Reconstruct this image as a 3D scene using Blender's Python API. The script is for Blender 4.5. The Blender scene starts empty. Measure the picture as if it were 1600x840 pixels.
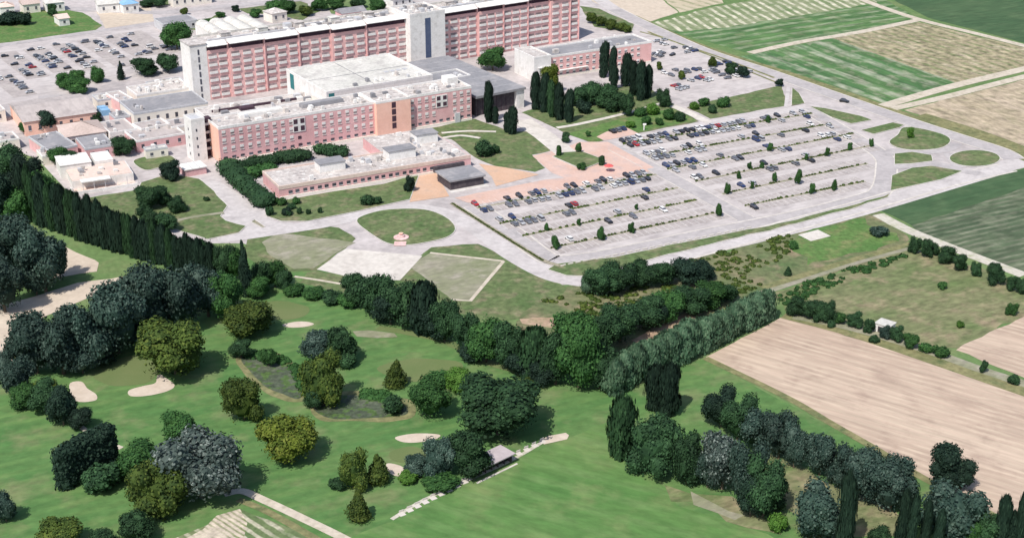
import bpy, bmesh, math, random
from mathutils import Vector, Matrix, noise as mnoise
C = bpy.context.scene.collection
SC = bpy.context.scene
R = math.radians
# ------------------------------------------------------------------ camera
F, CX, CY, PITCH, H = 2200.0, 800.0, 420.0, R(23.5), 180.0
cd = bpy.data.cameras.new('camera'); cam = bpy.data.objects.new('camera', cd); C.objects.link(cam)
cam.location = (0, 0, H); cam.rotation_euler = (math.pi/2 - PITCH, 0, 0)
cd.sensor_width = 36; cd.lens = F/1600*36; cd.clip_start = 1; cd.clip_end = 20000
SC.camera = cam
# ------------------------------------------------------------------ light
SUN_EL, SUN_DIR = R(54), Vector((-0.50, -0.866, 0)).normalized()
w = bpy.data.worlds.new('World'); SC.world = w; w.use_nodes = True
nt = w.node_tree; bg = nt.nodes['Background']
sky = nt.nodes.new('ShaderNodeTexSky'); sky.sky_type = 'NISHITA'; sky.sun_disc = False
sky.sun_elevation = SUN_EL; sky.sun_rotation = math.atan2(SUN_DIR.x, SUN_DIR.y)
sky.air_density = 1.0; sky.dust_density = 1.5
nt.links.new(sky.outputs[0], bg.inputs[0]); bg.inputs[1].default_value = 0.13
sl = bpy.data.lights.new('sun', 'SUN'); sl.energy = 4.4; sl.angle = R(0.5); sl.color = (1.0, 0.95, 0.88)
so = bpy.data.objects.new('sun', sl); C.objects.link(so)
sv = Vector((SUN_DIR.x*math.cos(SUN_EL), SUN_DIR.y*math.cos(SUN_EL), math.sin(SUN_EL)))
so.rotation_euler = sv.to_track_quat('Z', 'Y').to_euler(); so.location = (0, 0, 400)
SC.view_settings.view_transform = 'Standard'; SC.view_settings.look = 'None'
SC.view_settings.exposure = 0.12; SC.view_settings.gamma = 1
SC.render.engine = 'CYCLES'

# ------------------------------------------------------------------ helpers
def G(x, y, z=0.0):
    """point of the photograph put on the horizontal plane at height z"""
    a = (x-CX)/F; b = -(y-CY)/F
    d = Vector((a, math.cos(PITCH)+b*math.sin(PITCH), -math.sin(PITCH)+b*math.cos(PITCH)))
    t = (z-H)/d.z
    return Vector((d.x*t, d.y*t, z))
def height_at(p, ytop):
    b = -(ytop-CY)/F
    k = (-math.sin(PITCH)+b*math.cos(PITCH))/(math.cos(PITCH)+b*math.sin(PITCH))
    return H + p.y*k
def px_per_m(p):
    dep = p.y*math.cos(PITCH)+(H-p.z)*math.sin(PITCH)
    return F/dep
def prop(o, label=None, cat=None, group=None, kind=None):
    if label: o['label'] = label
    if cat: o['category'] = cat
    if group: o['group'] = group
    if kind: o['kind'] = kind
    return o
ONES = 'zeroth first second third fourth fifth sixth seventh eighth ninth tenth eleventh twelfth thirteenth fourteenth fifteenth sixteenth seventeenth eighteenth nineteenth'.split()
TENS = {20: 'twenti', 30: 'thirti', 40: 'forti', 50: 'fifti'}
def ordw(n):
    if n < 20: return ONES[n]
    t = n//10*10
    if n % 10 == 0: return TENS[t]+'eth'
    return TENS[t][:-1]+'y-'+ONES[n % 10]
def mesh_from_bm(name, bm):
    m = bpy.data.meshes.new(name); bm.to_mesh(m); bm.free(); return m
def link(name, mesh, mats=(), parent=None, loc=None, rotz=0):
    o = bpy.data.objects.new(name, mesh); C.objects.link(o)
    for mt in mats:
        if mesh and mt.name not in mesh.materials: mesh.materials.append(mt)
    if parent: o.parent = parent
    if loc is not None: o.location = loc
    o.rotation_euler.z = rotz
    return o

# ------------------------------------------------------------------ materials
def L(h):   # display 0..255 triple -> linear
    return tuple(((c/255.0)/12.92 if c/255.0 <= 0.04045 else (((c/255.0)+0.055)/1.055)**2.4) for c in h)
MATS = {}
def mat(name, c1, c2=None, c3=None, scale=0.05, stretch=None, rot=0.0, rough=0.9, fine=0.6, finescale=0.8, bump=0.0, rnd=0.0, spec=0.25, lo=0.35, hi=0.65, stripes=None, speck=None):
    """layered noise over world-sized coordinates; stripes=(angle, spacing, colour, amount)"""
    if name in MATS: return MATS[name]
    m = bpy.data.materials.new(name); m.use_nodes = True; t = m.node_tree; n = t.nodes; l = t.links
    b = n['Principled BSDF']; b.inputs['Roughness'].default_value = rough
    b.inputs['Specular IOR Level'].default_value = spec
    tc = n.new('ShaderNodeTexCoord'); mp = n.new('ShaderNodeMapping')
    mp.inputs['Rotation'].default_value = (0, 0, rot)
    if stretch: mp.inputs['Scale'].default_value = stretch
    # rotate first, then stretch
    mp0 = n.new('ShaderNodeMapping'); mp0.inputs['Rotation'].default_value = (0, 0, -rot); mp.inputs['Rotation'].default_value = (0, 0, 0)
    l.new(tc.outputs['Object'], mp0.inputs[0]); l.new(mp0.outputs[0], mp.inputs[0])
    def nz(s, det, src):
        q = n.new('ShaderNodeTexNoise'); q.inputs['Scale'].default_value = s; q.inputs['Detail'].default_value = det
        q.inputs['Roughness'].default_value = 0.6; l.new(src, q.inputs['Vector']); return q.outputs['Fac']
    def ramp(src, a, c):
        r = n.new('ShaderNodeMapRange'); r.inputs['From Min'].default_value = a; r.inputs['From Max'].default_value = c; l.new(src, r.inputs['Value']); return r.outputs[0]
    def mix(f, a, c, mode='MIX'):
        x = n.new('ShaderNodeMix'); x.data_type = 'RGBA'; x.blend_type = mode
        if isinstance(f, float): x.inputs[0].default_value = f
        else: l.new(f, x.inputs[0])
        for i, v in ((6, a), (7, c)):
            if isinstance(v, tuple): x.inputs[i].default_value = v+(1,)
            else: l.new(v, x.inputs[i])
        return x.outputs[2]
    c2 = c2 or c1
    col = mix(ramp(nz(scale, 6, mp.outputs[0]), lo, hi), c1, c2)
    if c3: col = mix(ramp(nz(scale*2.3, 4, mp0.outputs[0]), 0.5, 0.72), col, c3)
    if stripes:
        ang, sp, sc_, amt = stripes
        ms = n.new('ShaderNodeMapping'); ms.inputs['Rotation'].default_value = (0, 0, -ang); l.new(tc.outputs['Object'], ms.inputs[0])
        wv = n.new('ShaderNodeTexWave'); wv.bands_direction = 'Y'; wv.inputs['Scale'].default_value = 0.314/sp
        wv.inputs['Distortion'].default_value = 2.0; wv.inputs['Detail'].default_value = 3; wv.inputs['Detail Scale'].default_value = 1.2; wv.inputs['Detail Roughness'].default_value = .65
        l.new(ms.outputs[0], wv.inputs['Vector'])
        mm = n.new('ShaderNodeMath'); mm.operation = 'MULTIPLY'; l.new(ramp(wv.outputs['Fac'], 0.45, 0.8), mm.inputs[0])
        m2 = n.new('ShaderNodeMath'); m2.operation = 'MULTIPLY'; l.new(ramp(nz(0.11, 5, mp0.outputs[0]), 0.36, 0.62), m2.inputs[0]); m2.inputs[1].default_value = amt
        l.new(m2.outputs[0], mm.inputs[1])
        col = mix(mm.outputs[0], col, sc_)
    if speck:
        col = mix(ramp(nz(speck[0], 2, mp.outputs[0]), speck[2], speck[2]+0.06), col, speck[1])
    # fine grain multiplies brightness
    if fine:
        fr = n.new('ShaderNodeMapRange'); fr.inputs['From Min'].default_value = 0.3; fr.inputs['From Max'].default_value = 0.7
        fr.inputs['To Min'].default_value = 1-fine*0.5; fr.inputs['To Max'].default_value = 1+fine*0.5
        l.new(nz(finescale, 5, mp.outputs[0]), fr.inputs['Value'])
        vm = n.new('ShaderNodeVectorMath'); vm.operation = 'SCALE'; l.new(col, vm.inputs[0]); l.new(fr.outputs[0], vm.inputs['Scale']); col = vm.outputs[0]
    if rnd:
        oi = n.new('ShaderNodeObjectInfo'); rr = n.new('ShaderNodeMapRange'); rr.inputs['To Min'].default_value = 1-rnd; rr.inputs['To Max'].default_value = 1+rnd
        l.new(oi.outputs['Random'], rr.inputs['Value'])
        vm = n.new('ShaderNodeVectorMath'); vm.operation = 'SCALE'; l.new(col, vm.inputs[0]); l.new(rr.outputs[0], vm.inputs['Scale']); col = vm.outputs[0]
    l.new(col, b.inputs['Base Color'])
    if bump:
        bp = n.new('ShaderNodeBump'); bp.inputs['Strength'].default_value = 1; bp.inputs['Distance'].default_value = bump
        l.new(nz(finescale, 4, mp.outputs[0]), bp.inputs['Height']); l.new(bp.outputs[0], b.inputs['Normal'])
    MATS[name] = m
    return m
def foliage(name, c1, c2, c3):
    m = bpy.data.materials.new(name); m.use_nodes = True; t = m.node_tree; n = t.nodes; l = t.links
    b = n['Principled BSDF']; b.inputs['Roughness'].default_value = 0.75; b.inputs['Specular IOR Level'].default_value = 0.15
    tc = n.new('ShaderNodeTexCoord'); oi = n.new('ShaderNodeObjectInfo'); geo = n.new('ShaderNodeNewGeometry')
    q = n.new('ShaderNodeTexNoise'); q.noise_dimensions = '4D'; q.inputs['Scale'].default_value = 4.5; q.inputs['Detail'].default_value = 4
    l.new(tc.outputs['Object'], q.inputs['Vector'])
    mw = n.new('ShaderNodeMath'); mw.operation = 'MULTIPLY'; mw.inputs[1].default_value = 40; l.new(oi.outputs['Random'], mw.inputs[0]); l.new(mw.outputs[0], q.inputs['W'])
    def mr(src, a, c, d=0, e=1):
        r = n.new('ShaderNodeMapRange'); r.inputs[1].default_value = a; r.inputs[2].default_value = c; r.inputs[3].default_value = d; r.inputs[4].default_value = e; l.new(src, r.inputs[0]); return r.outputs[0]
    x = n.new('ShaderNodeMix'); x.data_type = 'RGBA'; l.new(mr(q.outputs['Fac'], 0.38, 0.62), x.inputs[0]); x.inputs[6].default_value = c1+(1,); x.inputs[7].default_value = c2+(1,)
    # per-leaf-clump variation
    y = n.new('ShaderNodeMix'); y.data_type = 'RGBA'; l.new(mr(geo.outputs['Random Per Island'], 0.62, 1.0, 0, 0.9), y.inputs[0]); l.new(x.outputs[2], y.inputs[6]); y.inputs[7].default_value = c3+(1,)
    vm = n.new('ShaderNodeVectorMath'); vm.operation = 'SCALE'; l.new(y.outputs[2], vm.inputs[0]); l.new(mr(oi.outputs['Random'], 0, 1, 0.78, 1.25), vm.inputs['Scale'])
    l.new(vm.outputs[0], b.inputs['Base Color'])
    return m
# foliage base colours 0.01 .. 0.12
FOL = {
 'dark':   foliage('foliage_dark',   (.012,.032,.014), (.024,.060,.024), (.042,.095,.038)),
 'mid':    foliage('foliage_mid',    (.018,.056,.016), (.034,.090,.024), (.054,.130,.034)),
 'olive':  foliage('foliage_olive',  (.026,.050,.012), (.056,.088,.016), (.095,.125,.024)),
 'yellow': foliage('foliage_yellow', (.050,.080,.012), (.095,.125,.016), (.140,.160,.030)),
 'bright': foliage('foliage_bright', (.035,.090,.014), (.060,.135,.020), (.085,.170,.035)),
 'blue':   foliage('foliage_blue',   (.014,.032,.025), (.032,.060,.046), (.080,.118,.095)),
 'silver': foliage('foliage_silver', (.016,.028,.024), (.048,.068,.060), (.170,.200,.180)),
 'pale':   foliage('foliage_pale',   (.040,.090,.050), (.080,.145,.084), (.140,.215,.130)),
 'deep':   foliage('foliage_deep',   (.007,.018,.012), (.013,.030,.019), (.026,.052,.032)),
}
BARK = mat('bark', (.10,.075,.055), (.16,.13,.10), scale=3, fine=.5, finescale=6)
RA = math.atan2(*(lambda d: (d.y, d.x))(G(1025,272)-G(742,325)))      # direction of the parking rows
RB = RA + math.pi/2
M = dict(
 grass   = mat('grass', (.095,.165,.055), (.130,.205,.075), (.18,.215,.095), scale=.03, fine=.35, finescale=.55, stretch=(1,.6,1), rot=RA),
 golf    = mat('golf_grass', (.064,.155,.044), (.104,.188,.060), (.172,.198,.090), scale=.035, fine=.4, finescale=.45, stretch=(.6,1,1), rot=.3, stripes=(.5, 5, (.135,.225,.070), .4)),
 range_  = mat('range_grass', (.070,.168,.044), (.106,.195,.058), (.155,.215,.080), scale=.035, fine=.4, finescale=.45, stretch=(.4,1,1), rot=-.45, stripes=(-.45, 7, (.140,.225,.082), .5)),
 green   = mat('putting_green', (.115,.160,.058), (.145,.175,.072), scale=.06, fine=.1, finescale=2),
 lawn    = mat('lawn', (.080,.130,.045), (.130,.160,.070), (.210,.185,.115), scale=.07, fine=.7, finescale=.5),
 rough   = mat('rough_meadow', (.105,.150,.055), (.200,.190,.105), (.270,.220,.140), scale=.05, fine=.7, finescale=.5, stretch=(.5,1,1), rot=RA),
 weeds   = mat('weeds', (.080,.130,.048), (.175,.170,.09), (.26,.205,.135), scale=.05, fine=.6, finescale=.5),
 vivid   = mat('vivid_grass', (.068,.150,.038), (.105,.180,.052), (.19,.19,.085), scale=.06, fine=.6, finescale=.6),
 plot    = mat('gravelly_plot', (.27,.255,.19), (.20,.215,.125), (.34,.31,.255), scale=.07, fine=.4, finescale=.6, stretch=(.5,1,1), rot=RA),
 soil    = mat('pale_soil', (.415,.315,.245), (.49,.385,.30), (.35,.26,.205), scale=.05, fine=.35, finescale=.6, stretch=(.10,1,1), rot=-.62, stripes=(-.62, 2.6, (.54,.44,.335), .7)),
 soil2   = mat('dry_soil', (.48,.40,.32), (.55,.47,.38), scale=.05, fine=.2, finescale=.4),
 brown   = mat('bare_earth', (.34,.235,.16), (.44,.32,.23), (.20,.19,.10), scale=.12, fine=.4, finescale=.5),
 sand    = mat('bunker_sand', (.50,.42,.34), (.57,.49,.41), scale=.3, fine=.12),
 track   = mat('gravel_track', (.48,.42,.34), (.55,.49,.41), (.36,.33,.24), scale=.12, fine=.25, finescale=.6),
 dirt    = mat('track_grey', (.47,.44,.38), (.52,.49,.42), (.33,.34,.22), scale=.12, fine=.3),
 ditch   = mat('ditch_weeds', (.15,.16,.07), (.24,.22,.11), (.09,.12,.05), scale=.1, fine=.6, finescale=.5),
 pave    = mat('campus_paving', (.41,.37,.36), (.51,.465,.455), (.31,.285,.285), scale=.03, fine=.3, finescale=.35),
 asphalt = mat('worn_asphalt', (.44,.40,.39), (.51,.47,.455), (.36,.325,.32), scale=.05, fine=.3, finescale=.5, stretch=(.3,1,1), rot=RA),
 road    = mat('road_surface', (.46,.425,.415), (.53,.495,.485), (.39,.36,.355), scale=.06, fine=.25, finescale=.5),
 road2   = mat('side_road', (.38,.35,.35), (.44,.41,.405), (.32,.30,.30), scale=.06, fine=.25, finescale=.5),
 slab    = mat('white_concrete', (.53,.49,.445), (.61,.57,.52), (.46,.42,.38), scale=.08, fine=.25, finescale=.5),
 white   = mat('white_paint', (.78,.77,.75), (.70,.69,.68), scale=.2, fine=.08),
 orange  = mat('terracotta_paving', (.53,.34,.23), (.59,.40,.29), (.47,.34,.26), scale=.08, fine=.15, finescale=1.2),
 salmon  = mat('salmon_paving', (.54,.36,.29), (.59,.43,.37), (.48,.37,.34), scale=.08, fine=.15, finescale=1.0),
 kerb    = mat('kerb_stone', (.50,.47,.44), (.60,.57,.54), scale=.3, fine=.2),
 stall   = mat('stall_asphalt', (.36,.32,.31), (.43,.39,.37), (.29,.26,.25), scale=.12, fine=.25, finescale=.5),
 strip   = mat('planting_strip', (.24,.225,.16), (.34,.30,.23), (.12,.145,.07), scale=.25, fine=.5, finescale=.8),
 crop1   = mat('crop_green_rows', (.055,.130,.042), (.090,.175,.058), (.16,.20,.10), scale=.05, fine=.8, finescale=.35, stretch=(.15,1,1), rot=RA+.03, stripes=(RA+.03, 9, (.34,.36,.25), .55)),
 crop1b  = mat('crop_white_rows', (.15,.20,.09), (.25,.27,.16), (.12,.18,.07), scale=.03, fine=.4, finescale=.4, stripes=(RB-.25, 5.5, (.62,.58,.46), .9)),
 crop2   = mat('crop_green', (.050,.130,.045), (.090,.170,.060), (.24,.25,.17), scale=.06, fine=.8, finescale=.35, stretch=(.12,1,1), rot=RB, stripes=(RB-.03, 13, (.42,.42,.33), .6)),
 crop3   = mat('crop_brown_rows', (.24,.215,.13), (.34,.29,.19), (.42,.36,.26), scale=.04, fine=1.0, finescale=.28, stripes=(RB-.05, 6, (.12,.16,.06), .8)),
 crop4   = mat('crop_tan', (.44,.36,.27), (.35,.29,.20), (.25,.225,.14), scale=.06, fine=.9, finescale=.32, stretch=(.5,1,1), rot=RB),
 crop5   = mat('crop_dark_green', (.042,.088,.038), (.060,.108,.048), (.080,.130,.060), scale=.03, fine=.5, finescale=.4, stretch=(.2,1,1), rot=RA),
 crop6   = mat('crop_streaky', (.055,.085,.045), (.090,.120,.068), (.15,.17,.11), scale=.05, fine=.7, finescale=.35, stretch=(.3,1,1), rot=RA, stripes=(RA-.02, 3.2, (.19,.20,.14), .7)),
 crop7   = mat('crop_vine_rows', (.10,.15,.06), (.17,.20,.10), scale=.06, fine=.5, stripes=(-.75, 2.6, (.50,.46,.36), .9)),
 crop9   = mat('dry_vine_rows', (.46,.40,.32), (.54,.47,.38), scale=.12, fine=.6, finescale=.5, stripes=(-.75, 1.3, (.16,.19,.08), .95)),
 crop8   = mat('crop_tan_rows', (.50,.44,.33), (.44,.38,.27), scale=.05, fine=.2, stripes=(RB+.1, 7, (.24,.25,.14), .9)),
 water   = mat('pond_water', (.060,.080,.050), (.100,.115,.080), (.045,.070,.035), scale=.12, fine=.8, finescale=.8, rough=.6, spec=.15, speck=(.35,(.075,.125,.040),.52)),
)
B = dict(
 brick  = mat('pink_brick', (.70,.41,.39), (.75,.47,.45), (.63,.38,.36), scale=.15, fine=.16, finescale=2.0),
 rose   = mat('rose_brick', (.62,.35,.35), (.69,.43,.43), (.56,.33,.33), scale=.15, fine=.18, finescale=2.0),
 ocher  = mat('orange_panel', (.76,.46,.36), (.80,.51,.41), scale=.2, fine=.08),
 white  = mat('white_plaster', (.70,.68,.65), (.77,.75,.73), (.60,.58,.55), scale=.16, fine=.16, finescale=1.2),
 cream  = mat('cream_plaster', (.70,.65,.57), (.76,.71,.64), scale=.15, fine=.1),
 glass  = mat('window_glass', (.05,.055,.075), (.10,.10,.12), scale=.5, fine=0, rough=.15, spec=.5, rnd=.4),
 pane   = mat('curtained_glass', (.22,.17,.18), (.34,.27,.27), scale=.6, fine=0, rough=.25, spec=.5, rnd=.35),
 blue   = mat('blue_glass', (.045,.075,.15), (.07,.10,.18), scale=.5, fine=0, rough=.15, spec=.5),
 darkst = mat('dark_recess', (.055,.030,.045), (.075,.045,.06), scale=.5, fine=.2),
 roofl  = mat('pale_roof', (.43,.39,.37), (.55,.51,.48), (.33,.30,.29), scale=.14, fine=.5, finescale=.7, speck=(.5,(.66,.64,.61),.6)),
 roofw  = mat('white_roof', (.52,.51,.47), (.62,.60,.56), (.42,.40,.38), scale=.07, fine=.35, finescale=.7),
 roofg  = mat('grey_roof', (.22,.22,.235), (.28,.275,.29), (.34,.325,.33), scale=.08, fine=.22, finescale=.7),
 roofb  = mat('brown_roof', (.40,.355,.34), (.46,.41,.39), (.34,.30,.29), scale=.08, fine=.25, finescale=.7, stretch=(1,.2,1)),
 roofp  = mat('pink_roof', (.62,.48,.42), (.68,.55,.48), scale=.1, fine=.2),
 tile   = mat('tan_tile_roof', (.46,.37,.33), (.52,.42,.38), scale=.15, fine=.25, finescale=1.2),
 metal  = mat('duct_metal', (.45,.45,.47), (.55,.55,.56), scale=.5, fine=.2, rough=.5),
 sky_   = mat('blue_sheet', (.20,.38,.58), (.27,.45,.64), scale=.3, fine=.1),
 teal   = mat('teal_panel', (.03,.16,.17), (.04,.19,.20), scale=.3, fine=.1),
 wood   = mat('dark_wood', (.06,.05,.06), (.09,.075,.08), scale=.8, fine=.3),
 lilac  = mat('lilac_roof', (.40,.35,.36), (.45,.40,.41), scale=.3, fine=.15),
 pink   = mat('pink_stone', (.60,.40,.38), (.70,.50,.48), scale=.3, fine=.3),
 red    = mat('red_cloth', (.62,.10,.10), (.68,.14,.13), scale=.5, fine=.1),
)

# ------------------------------------------------------------------ ground sheets
def smooth(pts, closed=True, n=5):
    out = []; N = len(pts); rng = range(N if closed else N-1)
    for i in rng:
        def g(k): return Vector(pts[k % N]) if closed else Vector(pts[max(0, min(N-1, k))])
        p0, p1, p2, p3 = g(i-1), g(i), g(i+1), g(i+2)
        for j in range(n):
            t = j/n
            out.append(0.5*((2*p1)+(-p0+p2)*t+(2*p0-5*p1+4*p2-p3)*t*t+(-p0+3*p1-3*p2+p3)*t**3))
    if not closed: out.append(Vector(pts[-1]))
    return [tuple(v) for v in out]
_cnt = {}
def lift(z):
    if z < 1: _cnt['i'] = _cnt.get('i', 0)+1; return z+_cnt['i']*.0006
    _cnt[z] = _cnt.get(z, 0)+1; return z*.02+_cnt[z]*.0004
def wobble(pts, amp, step=4.0, seed=0):
    out = []
    for i in range(len(pts)):
        a, b = Vector(pts[i]), Vector(pts[(i+1) % len(pts)]); n = max(1, min(80, int((b-a).length/step)))
        for j in range(n):
            p = a.lerp(b, j/n)
            q = Vector((p.x*.13+seed, p.y*.13, seed*1.7)); q2 = Vector((p.x*.13, p.y*.13+seed+9, 5.0))
            out.append(Vector((p.x+amp*mnoise.noise(q)*2, p.y+amp*mnoise.noise(q2)*2, p.z)))
    return out
def flat(name, pts3, m, kind='structure'):
    bm = bmesh.new(); vs = [bm.verts.new(p) for p in pts3]
    f = bm.faces.new(vs)
    f.normal_update()
    if f.normal.z < 0: f.normal_flip()
    bmesh.ops.triangulate(bm, faces=bm.faces[:])
    o = link(name, mesh_from_bm(name, bm), [m]); prop(o, kind=kind); return o
def sheet(name, px, z, m, sm=False, wob=0.5):
    z = lift(z)
    if sm: px = smooth(px)
    pts = [G(x, y) for x, y in px]; pts = [Vector((p.x, p.y, z)) for p in pts]
    if wob: pts = wobble(pts, wob, seed=len(px)*.37+px[0][0]*.01)
    return flat(name, pts, m)
def island(name, px, m, sm=True, h=0.12, z=0.12, wob=0.0):
    """grass bed behind a raised kerb"""
    z = lift(z)
    if sm: px = smooth(px)
    p = [G(x, y) for x, y in px]
    if sum(p[i].x*p[(i+1) % len(p)].y-p[(i+1) % len(p)].x*p[i].y for i in range(len(p))) < 0: p.reverse()
    if wob: p = wobble(p, wob, seed=1.3)
    n = len(p); off = []
    for i in range(n):
        d = (p[(i+1) % n]-p[i-1]).normalized(); off.append(Vector((p[i].x+d.y*.3, p[i].y-d.x*.3, 0)))
    bm = bmesh.new(); a = [bm.verts.new((q.x, q.y, z)) for q in off]; b = [bm.verts.new((q.x, q.y, z+h)) for q in off]; c = [bm.verts.new((q.x, q.y, z+h)) for q in p]
    for i in range(n):
        j = (i+1) % n
        bm.faces.new((a[i], a[j], b[j], b[i])); bm.faces.new((b[i], b[j], c[j], c[i]))
    k = link('kerb', mesh_from_bm('kerb', bm), [M['kerb']]); prop(k, kind='structure')
    flat(name, [Vector((q.x, q.y, z+h+.004)) for q in p], m)
def ribbon(name, px, width, z, m, sm=True, w2=None):
    z = lift(z)
    if sm and len(px) > 2: px = smooth(px, closed=False)
    p = [G(x, y) for x, y in px]; n = len(p); bm = bmesh.new(); prev = None
    for i in range(n):
        d = (p[min(n-1, i+1)]-p[max(0, i-1)]).normalized(); s = Vector((-d.y, d.x, 0))
        ww = (width if w2 is None else width+(w2-width)*i/(n-1))/2
        cur = (bm.verts.new(p[i]+s*ww+Vector((0, 0, z))), bm.verts.new(p[i]-s*ww+Vector((0, 0, z))))
        if prev: bm.faces.new((prev[0], prev[1], cur[1], cur[0]))
        prev = cur
    bmesh.ops.recalc_face_normals(bm, faces=bm.faces[:])
    o = link(name, mesh_from_bm(name, bm), [m]); prop(o, kind='structure'); return o

# base ground, reaching the horizon
flat('ground', [Vector(p) for p in ((-9000, -2500, 0), (9000, -2500, 0), (9000, 15000, 0), (-9000, 15000, 0))], M['grass'])
Z1, Z2, Z3, Z4, Z5 = 1, 2, 3, 4, 5      # layer numbers; lift() turns them into heights a few mm apart
ZTOP = .125
sheet('golf_course', [(-300, 1000), (-300, 560), (0, 560), (20, 560), (200, 440), (340, 395), (560, 430), (700, 480), (860, 560), (960, 600), (1100, 560), (1445, 745), (1900, 1000)], Z1, M['golf'])
sheet('practice_range', [(610, 815), (735, 745), (885, 685), (970, 650), (1000, 730), (1045, 765), (1060, 790), (1200, 835), (1300, 900), (500, 900), (540, 840)], Z2, M['range_'])
# campus paving
sheet('campus_ground', [(-400, -140), (860, -140), (905, -20), (1010, 42), (1100, 78), (1300, 138), (1420, 183), (1540, 224), (1592, 246), (1594, 256), (1555, 275), (1340, 337), (1045, 412), (925, 444), (870, 445), (735, 400), (660, 400), (480, 420), (380, 380), (300, 380), (130, 325), (60, 250), (-20, 215), (-400, 190)], Z1, M['pave'], wob=0)
# fields beyond the main road
sheet('tan_field', [(905, -40), (985, -40), (1060, 20), (1008, 36), (985, 30), (925, 2)], Z1, M['soil2'])
sheet('striped_field', [(985, -45), (1110, -40), (1130, 5), (1062, 20)], Z1, M['crop8'])
sheet('green_field', [(1020, 42), (1062, 30), (1345, -25), (1400, 10), (1436, 30), (1172, 84)], Z2, M['crop1'])
sheet('white_row_field', [(1015, 38), (1130, 8), (1330, -22), (1370, 5), (1130, 44), (1060, 50)], Z3, M['crop1b'], wob=1.5)
sheet('green_strip_field', [(1150, 90), (1180, 84), (1300, 60), (1505, 133), (1392, 165), (1290, 130)], Z2, M['crop2'])
sheet('brown_row_field', [(1300, 60), (1436, 35), (1640, 84), (1640, 100), (1505, 133)], Z2, M['crop3'])
sheet('dark_green_field', [(1395, 0), (1360, -25), (1900, -60), (1900, 130), (1610, 70), (1450, 28)], Z2, M['crop5'])
sheet('tan_crop_field', [(1412, 172), (1900, 50), (1900, 330), (1600, 238), (1560, 222)], Z2, M['crop4'])
ribbon('track', [(1172, 83), (1250, 66), (1345, 50), (1437, 31)], 5, Z3, M['track'])
ribbon('track', [(1300, -22), (1355, 3), (1437, 31), (1530, 54), (1680, 92)], 5, Z4, M['track'])
ribbon('track', [(1380, 166), (1480, 137), (1600, 108), (1750, 72)], 6, Z4, M['track'])
ribbon('track', [(1395, 170), (1480, 151), (1600, 120), (1750, 84)], 5, Z3, M['track'])
ribbon('ditch', [(985, 25), (1100, 75), (1250, 122), (1390, 172), (1480, 202), (1600, 246)], 7, Z2, M['ditch'])
ribbon('ditch', [(1430, 182), (1520, 210), (1600, 240), (1660, 262)], 14, Z3, M['ditch'])
# right lower fields
sheet('dark_field', [(1368, 325), (1480, 297), (1600, 264), (1900, 180), (1900, 270), (1600, 293), (1425, 352)], Z2, M['crop5'])
sheet('streaky_field', [(1425, 352), (1600, 293), (1900, 215), (1900, 520), (1600, 425), (1440, 372)], Z1, M['crop6'])
ribbon('track', [(1372, 335), (1420, 360), (1500, 392), (1600, 430)], 5, Z3, M['dirt'])
sheet('rough_ground', [(925, 444), (1045, 412), (1340, 337), (1370, 327), (1430, 375), (1410, 392), (1200, 458), (1100, 500), (960, 560), (830, 520), (800, 480), (870, 450)], Z2, M['weeds'], wob=2)
sheet('vivid_grass', [(1230, 376), (1300, 350), (1345, 342), (1395, 365), (1405, 378), (1300, 405), (1260, 412), (1245, 395)], Z3, M['vivid'], wob=2)
sheet('meadow', [(1205, 462), (1300, 425), (1425, 390), (1560, 430), (1640, 455), (1640, 480), (1492, 545), (1440, 540), (1240, 494)], Z2, M['rough'], wob=1.5)
sheet('bare_field', [(1102, 558), (1225, 494), (1600, 612), (1900, 705), (1900, 940), (1600, 830), (1440, 745), (1370, 702), (1300, 662), (1250, 632), (1200, 606), (1150, 582)], Z3, M['soil'], wob=.3)
sheet('small_bare_field', [(1490, 545), (1560, 512), (1640, 478), (1900, 560), (1900, 690), (1600, 590)], Z2, M['soil'], wob=.8)
ribbon('ditch', [(1102, 559), (1150, 582), (1200, 606), (1250, 632), (1300, 662), (1370, 702), (1440, 745), (1600, 830)], 2.4, Z4, M['ditch'])
ribbon('ditch', [(1225, 492), (1330, 520), (1450, 560), (1600, 612), (1700, 645)], 5.0, Z4, M['ditch'])
ribbon('track', [(1240, 494), (1330, 512), (1450, 548), (1540, 580), (1650, 615)], 4.0, Z5, M['plot'])
ribbon('track', [(1190, 458), (1250, 438), (1330, 412), (1425, 386)], 3, Z4, M['plot'])
ribbon('ditch', [(1190, 450), (1250, 432), (1330, 407), (1425, 381)], 3, Z5, M['ditch'])
sheet('concrete_pad', [(1247, 367), (1278, 359), (1298, 369), (1267, 377)], Z5, M['slab'], wob=0)
sheet('bare_earth', [(985, 530), (1020, 508), (1090, 484), (1100, 490), (1060, 512), (1000, 536)], Z4, M['brown'], wob=1)
sheet('scrub_ground', [(800, 490), (860, 462), (925, 470), (905, 505), (830, 525)], Z3, M['weeds'], wob=3)
sheet('bare_earth', [(815, 496), (845, 492), (880, 504), (862, 514), (830, 508)], Z4, M['brown'], wob=2)
# left soil
sheet('dirt_yard', [(-100, 500), (60, 462), (120, 442), (200, 430), (175, 450), (70, 495), (22, 530), (22, 572), (-100, 590)], Z3, M['soil2'], sm=False, wob=1)
sheet('dirt_yard', [(60, 380), (98, 385), (160, 411), (150, 425), (100, 432), (60, 440)], Z3, M['soil2'], wob=1)
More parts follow.
